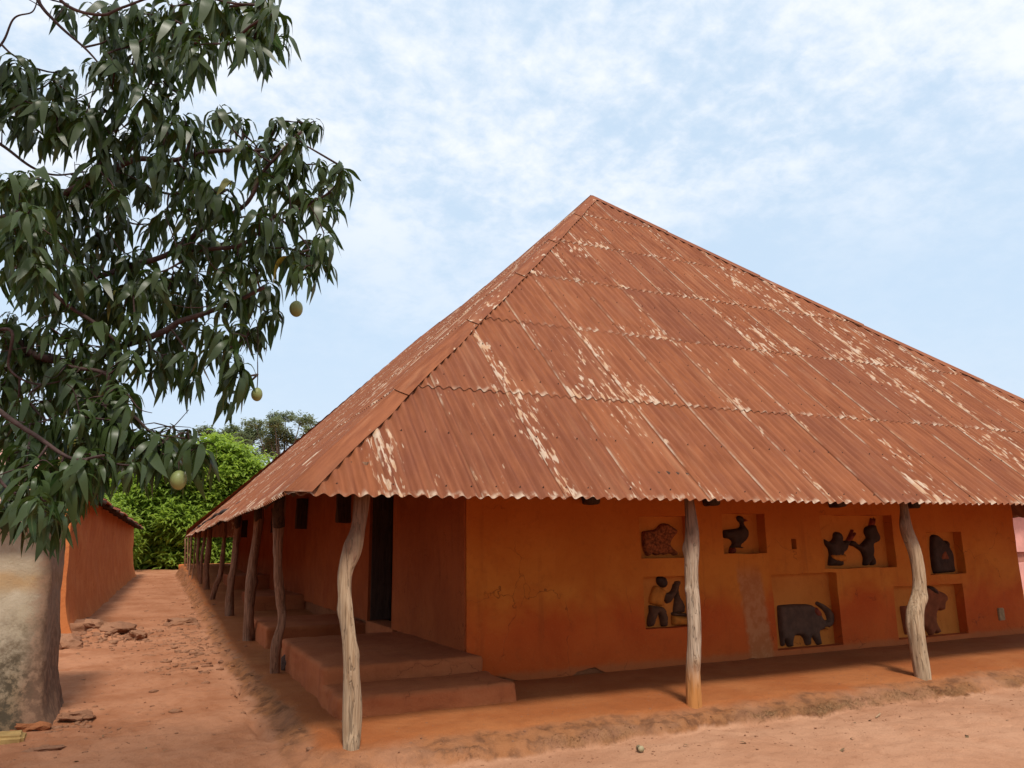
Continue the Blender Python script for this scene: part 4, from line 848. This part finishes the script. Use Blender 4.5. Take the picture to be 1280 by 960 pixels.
# ------------------------------------------------------------------ foreground mango tree
def leaf_mesh(k):
    rng = random.Random(k); segs = 7
    e0 = rng.uniform(-.7, .6); e1 = rng.uniform(-1.75, -1.4); cv = rng.uniform(-.2, .2); hw = rng.uniform(.072, .102)
    x = z = 0.0; pts = []
    for i in range(segs + 1):
        t = i / segs; pts.append((x, z, t))
        a = e0 + (e1 - e0) * min(1, (t * 2.0)) ** .8
        x += math.cos(a) / segs; z += math.sin(a) / segs
    V = []; F = []
    for (x, z, t) in pts:
        tt = max(0, (t - .10) / .90); wd = .006 if t < .1 else hw * math.sin(math.pi * min(1, tt ** .75)) ** .9 + .004
        if t == 1: wd = .002
        yy = cv * t * t; f = .35 * wd
        wv = .012 * math.sin(t * 9 + k)
        V += [(x, yy - wd, z + f + wv), (x, yy, z), (x, yy + wd, z + f - wv)]
    for i in range(segs):
        a = i * 3; F += [(a, a + 1, a + 4, a + 3), (a + 1, a + 2, a + 5, a + 4)]
    return np.array(V), F
NV = 10
RIB = np.array([0, 1, 0] * 8, np.float32)
def add_rib(me, n=1):
    a = me.attributes.new('rib', 'FLOAT', 'POINT'); a.data.foreach_set('value', np.tile(RIB, n)); return me
LEAVES = [leaf_mesh(k) for k in range(NV)]
LM = []
for k in range(NV):
    me = add_rib(mesh_py('leaf', LEAVES[k][0], LEAVES[k][1])); me.materials.append(M['leaf']); me.polygons.foreach_set('use_smooth', [True] * len(me.polygons)); LM.append(me)
LMY = []
for k in range(3):
    me = mesh_py('leaf', LEAVES[k][0], LEAVES[k][1]); me.materials.append(M['leaf_yellow']); me.polygons.foreach_set('use_smooth', [True] * len(me.polygons)); LMY.append(me)
TB = Vector((-2.25, 5.35, 0)); TB.z = gz(TB.x, TB.y)
T = empty('mango_tree', TB, 'mango tree overhanging the left foreground with dark drooping leaves and green fruit', 'tree')
tp = [(TB.x - .05, TB.y + .05, TB.z - .15, .24), (TB.x, TB.y, .9, .19), (-2.2, 5.42, 1.9, .165), (-2.215, 5.42, 2.98, .14), (-2.275, 5.27, 3.76, .115), (-2.36, 5.05, 4.84, .085), (-2.46, 4.78, 6.1, .045)]
rs = resample(tp, 40); V, F = tube_data(rs[:, :3], rs[:, 3], 18, .12, 5); link('trunk', mesh_py('trunk', V, F), M['bark'], T, True)
trunk_pts = [Vector(p[:3]) for p in rs]
RM = Matrix((RX, RY, RZ))
def in_view(p, mg=0.0):
    q = RM.transposed() @ (Vector(p) - CAM)
    if q.z > -.2: return False
    u = 640 - 949.66 * q.x / q.z; v = 480 + 949.66 * q.y / q.z
    return -mg < u < 1280 + mg and -mg < v < 960 + mg
nodes = []
for pts, r in LIMBS:
    P = [Vector(p) for p in pts]
    if not in_view(P[0], -5):      # a limb that leaves the picture is carried back to the trunk
        tn = min(trunk_pts, key=lambda q: (q - P[0]).length + .6 * abs(q.z - (P[0].z - .35)))
        dd = (P[0] - tn).length
        mid = tn.lerp(P[0], .55) + Vector((0, 0, -.05 * dd)); P = [tn, mid] + P
        rad0 = r * 1.35
    else: rad0 = r * .85
    n = 8 * len(P)
    rows = [(p.x, p.y, p.z, rad0 + (r * .38 - rad0) * (i / (len(P) - 1))) for i, p in enumerate(P)]
    rs = resample(rows, n)
    for i in range(n):
        rs[i, :3] += np.array(mnoise.noise_vector(Vector(rs[i, :3]) * 5)) * min(.018, r)
    V, F = tube_data(rs[:, :3], np.maximum(rs[:, 3], .002), 9, .1, len(nodes))
    link('branch', mesh_py('branch', V, F), M['bark'], T, True)
    nodes += [Vector(p[:3]) for p in rs[::2]]
# out-of-frame crown, above and to the left
def more(n, cen, rad):
    out = []; k = 0
    while len(out) < n and k < 20000:
        k += 1
        d = Vector((random.gauss(0, 1), random.gauss(0, 1), random.gauss(0, 1))).normalized() * (random.random() ** .45)
        p = Vector((cen[0] + d.x * rad[0], cen[1] + d.y * rad[1], cen[2] + d.z * rad[2]))
        if not (in_view(p, 90) or p.z < 2.3): out.append(p)
    return out
extra = []
tries = 0
while len(extra) < 330 and tries < 20000:
    tries += 1
    d = Vector((random.gauss(0, 1), random.gauss(0, 1), random.gauss(0, 1))).normalized() * (random.random() ** .45)
    p = Vector((-2.3 + d.x * 2.3, 4.7 + d.y * 1.9, 4.5 + d.z * 2.0))
    if in_view(p, 90) or p.z < 2.3: continue
    extra.append(p)
extra += more(200, (-.7, 3.7, 5.9), (1.9, 1.7, 1.1)) + more(330, (-1.5, 3.3, 7.4), (2.4, 1.9, 1.0))
for i in range(13):
    a = i * .7 + .2; base_ = trunk_pts[14 + 2 * i]; e = min(extra, key=lambda q: abs(math.atan2(q.y - base_.y, q.x - base_.x) - (a - math.pi)) * 1.5 + abs((q - base_).length - 1.5))
    rows = [(*base_, .055), (*(base_.lerp(e, .5) + Vector((0, 0, .12))), .035), (*e, .015)]
    rs = resample(rows, 14); V, F = tube_data(rs[:, :3], rs[:, 3], 8, .1, i); link('branch', mesh_py('branch', V, F), M['bark'], T, True)
    nodes += [Vector(p[:3]) for p in rs[4::2]]
# twigs: every leaf whorl is tied to the nearest wood
CV = [Vector(c) for c in CLUSTERS]
allc = [(c, True) for c in CV] + [(c, False) for c in extra]
NP = np.array([tuple(n) for n in nodes])
allc.sort(key=lambda c: float(np.linalg.norm(NP - np.array(c[0]), axis=1).min()))
TV = []; TF = []
for ci, (c, vis) in enumerate(allc):
    dd = np.linalg.norm(NP - np.array(c), axis=1); k = int(dd.argmin()); a = Vector(NP[k]); L = float(dd[k])
    mid = a.lerp(c, .5) + Vector((random.uniform(-.1, .1), random.uniform(-.1, .1), random.uniform(-.16, .02))) * L
    m2 = a.lerp(c, .8) + Vector((random.uniform(-.06, .06), random.uniform(-.06, .06), random.uniform(-.08, .03))) * L
    rs = resample([tuple(a), tuple(mid), tuple(m2), tuple(c)], 8)
    V, F = tube_data(rs, np.linspace(.0052 + .003 * min(L, .6), .0026, 8), 5, 0, 0, cap=False)
    o_ = len(TV); TV += V; TF += [tuple(q + o_ for q in f) for f in F]
    NP = np.vstack([NP, rs[3:6:2], np.array(c)])
# bare twigs
for _ in range(130):
    c = random.choice(CV) if random.random() < .7 else random.choice(nodes); e = c + Vector((random.gauss(0, .13), random.gauss(0, .1), random.gauss(.0, .09)))
    if e.x > .55 and e.z > 2.0: continue
    rs = resample([tuple(c), tuple(c.lerp(e, .5) + Vector((0, 0, random.uniform(-.04, .04)))), tuple(e)], 6)
    V, F = tube_data(rs, np.linspace(.0035, .0015, 6), 4, 0, 0, cap=False); o_ = len(TV); TV += V; TF += [tuple(q + o_ for q in f) for f in F]
o = link('twigs', mesh_py('twigs', TV, TF), M['bark'], T, True); o['kind'] = 'stuff'
leaves = []
for c, vis in allc:
    n = random.randint(13, 17) if vis else random.randint(9, 12); a0 = random.uniform(0, 6.3)
    big_ = random.uniform(.74, 1.04)
    for i in range(n):
        az = a0 + i * 2.4 + random.uniform(-.35, .35); L = random.choice((random.uniform(.08, .14), random.uniform(.13, .225), random.uniform(.15, .235), random.uniform(.15, .235))) * big_
        tw = random.uniform(-.6, .6); ti = random.uniform(-.25, .3)
        p = c + Vector((random.uniform(-.012, .012), random.uniform(-.012, .012), random.uniform(-.05, .02)))
        mw = Matrix.Translation(p) @ Matrix.Rotation(az, 4, 'Z') @ Matrix.Rotation(ti, 4, 'Y') @ Matrix.Rotation(tw, 4, 'X') @ Matrix.Scale(L, 4)
        leaves.append((L / (p - CAM).length if (vis and in_view(p, 40)) else 0, mw, random.randrange(NV)))
leaves.sort(key=lambda q: -q[0])
inv = Matrix.Translation(T.location).inverted()
yellow = set(random.sample(range(60, 298), 7))
for i, (s_, mw, k) in enumerate(leaves[:298]):
    o = bpy.data.objects.new('leaf', LMY[k % 3] if i in yellow else LM[k]); COL.objects.link(o); o.parent = T
    o.matrix_parent_inverse = inv; o.matrix_basis = mw
    if i in yellow: o['label'] = 'yellowing mango leaf'
VV = []; FF = []; base_i = 0
for s_, mw, k in leaves[298:]:
    A = np.array(mw); P = LEAVES[k][0] @ A[:3, :3].T + A[:3, 3]; VV.append(P)
    FF.append(np.array(LEAVES[k][1]) + base_i); base_i += len(P)
o = link('foliage', add_rib(mesh_np('foliage', np.concatenate(VV), np.concatenate(FF)), len(VV)), M['leaf'], T, True); o['kind'] = 'stuff'
for i, (x, y, z, r) in enumerate(FRUITS):
    bm = bmesh.new(); bmesh.ops.create_uvsphere(bm, u_segments=20, v_segments=14, radius=r)
    for v in bm.verts:
        v.co.z *= 1.18; v.co.x *= .94; v.co.x += .12 * v.co.z * (v.co.z / r) * .4
        v.co += Vector((x, y, z))
    fr = link('fruit', bm_mesh('fruit', bm), M['fruit'], T, True)
    fr['label'] = ['green mango near the tip of the right branch', 'small green mango hanging alone on a long stalk', 'large pale green mango low among the leaves'][i]
    q = min(CV + nodes, key=lambda n: (n - Vector((x, y, z + .16))).length if n.z > z + .05 else 9)
    rs = resample([(x, y, z + r * 1.1), (x, y, z + r * 1.1 + .05), tuple(Vector((x, y, z + .1)).lerp(q, .6)), tuple(q)], 10)
    V, F = tube_data(rs, [.0025] * 10, 5, 0, 0, cap=False); link('stalk', mesh_py('stalk', V, F), M['bark'], fr, True)

# ------------------------------------------------------------------ background trees
def leaf_cloud(name, centers, n_per, spread, L, wd, mt, parent, droop=.6, seed=0, nrm=None):
    """rosettes of narrow leaves, two bent quads each, as one part"""
    rng = np.random.default_rng(seed); C = np.repeat(np.array(centers), n_per, 0); n = len(C)
    C = C + rng.normal(0, spread, C.shape)
    az = rng.uniform(0, 2 * math.pi, n); el = rng.uniform(-.35, .7, n); ll = L * rng.uniform(.65, 1.25, n); ww = wd * rng.uniform(.7, 1.2, n)
    d = np.stack([np.cos(az) * np.cos(el), np.sin(az) * np.cos(el), np.sin(el)], -1)
    side = np.stack([-np.sin(az), np.cos(az), np.zeros(n)], -1)
    side = side + np.stack([np.zeros(n), np.zeros(n), rng.uniform(-.5, .5, n)], -1)
    d2 = d.copy(); d2[:, 2] -= droop; d2 /= np.linalg.norm(d2, axis=1)[:, None]
    a = C; m_ = C + d * (ll * .5)[:, None]; e = m_ + d2 * (ll * .5)[:, None]; w_ = side * ww[:, None] * .5
    V = np.stack([a - w_ * .3, a + w_ * .3, m_ + w_, m_ - w_, e + w_ * .1, e - w_ * .1], 1).reshape(-1, 3)
    b = (np.arange(n) * 6)[:, None]
    F = np.stack([b + np.array([0, 1, 2, 3]), b + np.array([3, 2, 4, 5])], 1).reshape(-1, 4)
    return link(name, mesh_np(name, V, F), mt, parent, False)
def crown_points(cx, cy, cz, rx, ry, rz, n, seed, lump=.25, shell=.55, front=True):
    rng = np.random.default_rng(seed); d = rng.normal(size=(n, 3)); d /= np.linalg.norm(d, axis=1)[:, None]
    if front: d[:, 1] = np.where(rng.random(n) < .75, -np.abs(d[:, 1]), d[:, 1])
    k = np.array([1 + lump * 1.7 * mnoise.noise(Vector(q) * 2.3 + Vector((seed, 0, 0))) + lump * .9 * mnoise.noise(Vector(q) * 5.5 + Vector((0, seed, 0))) for q in d])
    r = k * (shell + (1 - shell) * rng.random(n) ** .4)
    return np.stack([cx + d[:, 0] * rx * r, cy + d[:, 1] * ry * r, cz + d[:, 2] * rz * r], -1)
def far_trunk(parent, x, y, z0, h, r, limbs, mt):
    V, F = tube_data(resample([(x, y, z0, r * 1.3), (x + .1, y, z0 + h * .5, r), (x, y, z0 + h, r * .7)], 10)[:, :3], np.linspace(r * 1.3, r * .7, 10), 10, .1, 3)
    link('trunk', mesh_py('trunk', V, F), mt, parent, True)
    for i, e in enumerate(limbs):
        s = Vector((x, y, z0 + h * (.75 + .25 * ((i * 7) % 5) / 5))); q = Vector(e); mid = s.lerp(q, .5) + Vector((0, 0, .06 * (q - s).length * (1 if i % 2 else -1)))
        rs = resample([tuple(s), tuple(mid), tuple(q)], 12); V, F = tube_data(rs, np.linspace(r * .45, r * .08, 12), 7, .1, i)
        link('limb', mesh_py('limb', V, F), mt, parent, True)
RT = empty('round_tree', (2.5, 56, .6), 'bright green rounded mango tree filling the end of the alley', 'tree')
cp = crown_points(2.6, 56, 3.8, 6.2, 4.5, 5.0, 3600, 3, .27, .80)
cp = cp[cp[:, 2] > .9]
cp2 = crown_points(2.6, 56.6, 3.6, 5.4, 3.6, 4.4, 900, 5, .1, .8, False); cp2 = cp2[cp2[:, 2] > .8]
leaf_cloud('crown', cp, 15, .20, .60, .15, M['far_leaf'], RT, .8, 4)
leaf_cloud('inner_foliage', cp2, 9, .3, 1.1, .55, M['far_leaf'], RT, .6, 5)['kind'] = 'stuff'
far_trunk(RT, 2.6, 56, .3, 3, .3, [(0, 56, 5), (5, 56, 5), (2, 55, 6.5), (4, 57, 6)], M['far_bark'])
ST = empty('bush', (-3.6, 50, .5), 'dark green bush at the far left end behind the orange house', 'tree')
leaf_cloud('crown', crown_points(-3.8, 50, 2.4, 2.6, 2.2, 2.4, 600, 6, .2, .6), 13, .2, .45, .11, M['far_leaf'], ST, .8, 7)
far_trunk(ST, -3.6, 50, .3, 1.6, .15, [(-4.3, 50, 3), (-2.8, 50, 3)], M['far_bark'])
def spreading(x, y, zt, rad, seed, lab):
    t = empty('tall_tree', (x, y, .7), lab, 'tree'); rng = random.Random(seed); cs_ = []; lim = []
    for i in range(34):
        a = rng.uniform(0, 6.28); rr = rad * rng.random() ** .6; h = zt - .8 - (rr / rad) ** 2 * rad * .40 - rng.random() ** 1.4 * rad * 1.15
        c = (x + math.cos(a) * rr, y + math.sin(a) * rr * .7, h); lim.append(c)
        cs_.append(crown_points(*c, rng.uniform(.8, 1.45), 1.2, rng.uniform(.45, .8), 62, seed * 50 + i, .3, .35, False))
    leaf_cloud('crown', np.concatenate(cs_), 9, .14, .34, .16, M['acacia'], t, .3, seed)
    far_trunk(t, x, y, .3, zt * .5, .38, lim, M['far_bark'])
spreading(12.6, 90, 18.2, 6.2, 11, 'tall airy spreading tree behind the roof edge above the bright green tree')
spreading(7.6, 97, 17.8, 4.6, 12, 'second airy grey green tree rising left of the tall spreading one')
spreading(-5.5, 84, 12.0, 4.5, 13, 'greyish tree far off between the orange house and the bright tree')

# ------------------------------------------------------------------ small things
def put(name, me, mt, x, y, dz, rot, scl, label, cat, group=None):
    o = link(name, me, mt, None, False); o.location = (x, y, gz(x, y) + dz); o.rotation_euler = rot; o.scale = scl
    return tag(o, label, cat, group or ('loose clods in the alley' if cat == 'clod' else None))
put('clod_slab', rock_mesh('clod_slab', 1, 3, .32, 3, .3), M['clod'], .66, 19.9, .03, (0, 0, .2), (.40, .36, .36), 'flat grey brown slab of dry earth on the right of the alley', 'clod')
put('clod_slab', rock_mesh('clod_slab', 1, 5, .4, 3, .35), M['clod'], -.55, 18.3, .10, (.1, .05, .6), (.32, .28, .28), 'greyish flat slab on top of the rubble heap by the left wall', 'clod')
put('clod', rock_mesh('clod', 1, 8, .7, 3, .35), M['clod'], -.22, 17.5, .06, (.1, .2, 1), (.19, .17, .17), 'lone brown clod at the right end of the rubble heap', 'clod')
put('clod', rock_mesh('clod', 1, 9, .6, 3, .4), M['clod'], -1.02, 19.2, .12, (.1, .2, .3), (.24, .23, .2), 'reddish block behind the rubble heap near the orange wall', 'clod')
put('clod', rock_mesh('clod', 1, 19, .7, 3, .4), M['clod'], -1.35, 16.8, .05, (.1, .2, .3), (.26, .30, .18), 'dark clod beside the corner of the white hut', 'clod')
put('stone', rock_mesh('stone', 1, 12, 1.0, 3, .4), M['stone'], 1.83, 11.35, .10, (.2, .3, .5), (.13, .14, .17), 'dark rough stone at the foot of the wavy post', 'stone')
bm = bmesh.new(); box_bm(bm, -.33, .33, -.14, .14, -.06, .06); bmesh.ops.bevel(bm, geom=bm.edges[:], offset=.03, segments=3, affect='EDGES'); bmesh.ops.subdivide_edges(bm, edges=bm.edges[:], cuts=2, use_grid_fill=True)
for v in bm.verts: v.co += mnoise.noise_vector(v.co * 9) * .014
put('clod', rock_mesh('clod', 1, 25, .55, 3, .45), M['plinth'], -1.02, 9.42, .02, (.1, .1, .3), (.17, .10, .14), 'dark broken chunk at the foot of the white hut corner', 'clod')
put('kerb_block', bm_mesh('kerb_block', bm), M['slab'], -1.33, 8.98, .0, (0, 0, .02), (1, 1, 1), 'worn yellowish concrete block in front of the white hut', 'block')
put('clod', rock_mesh('clod', 1, 15, .4, 3, .4), M['clod'], -.62, 9.75, .03, (0, .1, .3), (.16, .10, .13), 'small reddish fragment right of the white hut corner', 'clod')
put('clod', rock_mesh('clod', 1, 16, .4, 3, .4), M['clod'], -.80, 8.45, .01, (0, 0, .1), (.17, .07, .08), 'flat crumb of earth in front of the yellowish block', 'clod')
can = empty('tin_can', (4.0, 6.1, gz(4.0, 6.1) + .02), 'tiny crushed tin can lying at the foot of the front bank', 'can'); can.rotation_euler = (1.4, .3, .5)
V, F = tube_data([(4.0, 6.07, gz(4, 6.1) + .035), (4.0, 6.10, gz(4, 6.1) + .03), (4.01, 6.135, gz(4, 6.1) + .028)], [.026, .022, .026], 12, .08, 2); can.rotation_euler = (0, 0, 0)
link('body', mesh_py('body', V, F), M['tincan'], can, True)
V, F = tube_data([(4.0, 6.094, gz(4, 6.1) + .0312), (4.001, 6.108, gz(4, 6.1) + .0300)], [.0235, .0235], 12, 0, 2); link('band', mesh_py('band', V, F), M['stone'], can, True)
V, F = tube_data([(0, 0, .012), (.10, .03, .02), (.2, .02, .012), (.30, .07, .012)], [.009, .008, .007, .004], 6, .1, 3)
put('dry_twig', mesh_py('dry_twig', V, F), M['twig'], 7.62, 5.02, 0, (0, 0, .2), (1, 1, 1), 'short dry twig on the sand at the right edge', 'twig')
V, F = tube_data([(0, 0, .012), (.12, -.02, .03), (.25, .02, .012)], [.006, .006, .003], 6, .1, 3)
put('dry_twig', mesh_py('dry_twig', V, F), M['twig'], 6.85, 6.05, 0, (0, 0, .5), (1, 1, 1), 'thin dry twig below the crooked front post', 'twig')
for i, (x, y, lab) in enumerate([(4.9, 5.85, 'curled dry leaf on the sand below the orange-footed post'), (6.7, 5.95, 'dry leaf litter near the thin twig under the bank'), (5.6, 5.3, 'single dry leaf on open sand in the right foreground')]):
    me = mesh_py('dry_leaf', LEAVES[i][0] * np.array([.16, .2, .05]), LEAVES[i][1]); me.materials.append(M['dryleaf'])
    put('dry_leaf', me, M['dryleaf'], x, y, .02, (.2, .1, i * 1.7), (1, 1, 1), lab, 'leaf')
for i in range(16):
    me = add_rib(mesh_py('dry_leaf', LEAVES[i % NV][0] * np.array([.12, .15, .03]), LEAVES[i % NV][1])); me.materials.append(M['dryleaf'])
    x, y = [(random.uniform(-.6, .9), random.uniform(7, 13)), (random.uniform(4.4, 9), random.uniform(4.9, 6.0))][i % 2]
    put('dry_leaf', me, M['dryleaf'], x, y, .012, (random.uniform(-.3, .3), random.uniform(-.3, .3), i * 1.7), (1, 1, 1), 'small brown dry leaf lying on the bare red earth', 'leaf', 'small dry leaves on the earth')
# crumbs and pebbles
rng = np.random.default_rng(9); V = []; F = []
ico = bmesh.new(); bmesh.ops.create_icosphere(ico, subdivisions=1, radius=1); iv = np.array([v.co[:] for v in ico.verts]); ifc = np.array([[v.index for v in f.verts] for f in ico.faces]); ico.free()
def scatter(n, fx, fy, smin, smax, flat):
    x = fx(n); y = fy(n); z = ground_z(x, y)[0]; s = smin + (smax - smin) * rng.random(n) ** 3
    for i in range(n):
        k = iv * (1 + .5 * (rng.random((12, 1)) - .5)) * np.array([s[i] * rng.uniform(.7, 1.5), s[i], s[i] * flat]); a = rng.uniform(0, 6.3)
        k = np.stack([k[:, 0] * math.cos(a) - k[:, 1] * math.sin(a), k[:, 0] * math.sin(a) + k[:, 1] * math.cos(a), k[:, 2]], -1) + np.array([x[i], y[i], z[i]])
        F.append(ifc + 12 * len(V)); V.append(k)
scatter(420, lambda n: rng.normal(-.85, .45, n), lambda n: rng.normal(18.0, .8, n), .012, .085, .6)
scatter(420, lambda n: rng.normal(.72, .30, n), lambda n: rng.normal(16.8, 2.6, n), .008, .085, .35)
scatter(300, lambda n: rng.normal(.45, .45, n), lambda n: rng.uniform(12.5, 17, n), .006, .045, .35)
scatter(420, lambda n: rng.uniform(-.5, 1.1, n), lambda n: rng.uniform(8, 44, n), .004, .035, .45)
scatter(400, lambda n: rng.normal(1.15, .12, n), lambda n: rng.uniform(7, 40, n), .006, .04, .6)
scatter(300, lambda n: rng.uniform(-1.6, -1.2, n) + 0 * n, lambda n: rng.uniform(19, 22, n), .01, .08, .6)
scatter(700, lambda n: rng.uniform(1, 12, n), lambda n: rng.normal(6.15, .35, n), .003, .016, .6)
scatter(2600, lambda n: rng.uniform(-1, 9, n), lambda n: rng.uniform(4.8, 9, n), .0015, .009, .6)
scatter(500, lambda n: rng.uniform(-1, 1.1, n), lambda n: rng.uniform(8, 20, n), .003, .02, .5)
scatter(160, lambda n: rng.uniform(-.9, -.5, n), lambda n: rng.normal(9.7, .3, n), .006, .05, .5)
o = link('rubble', mesh_np('rubble', np.concatenate(V), np.concatenate(F)), M['clod']); tag(o, 'crumbled earth and pebbles strewn over the alley and along the bank', 'rubble', None, 'stuff')
# dry mossy fringe on the front bank
n = 160000; x = rng.uniform(2.4, 16, n); y = rng.uniform(6.0, 6.8, n); t = masks(x, y)
pm = .55 + .06 * (x - 4) + 1.6 * fbm(x * 1.3, y * 2, 61, 3)
ok = (t > .06) & (t < .66) & (pm > .35 + .5 * rng.random(n)); x = x[ok]; y = y[ok]; z = ground_z(x, y)[0]; n = len(x)
h = rng.uniform(.003, .012, n); lean = rng.normal(0, .012, (n, 2)) + np.array([0, -.012]); a = rng.uniform(0, 3.1, n); wv = np.stack([np.cos(a), np.sin(a), 0 * a], -1) * .0025
p0 = np.stack([x, y, z - .003], -1); p1 = p0 + np.stack([lean[:, 0], lean[:, 1], h], -1)
V = np.stack([p0 - wv, p0 + wv, p1], 1).reshape(-1, 3); F = np.arange(3 * n).reshape(-1, 3)
o = link('dry_moss', mesh_np('dry_moss', V, F), M['moss']); tag(o, 'dry brown mossy growth along the front bank', 'moss', None, 'stuff')
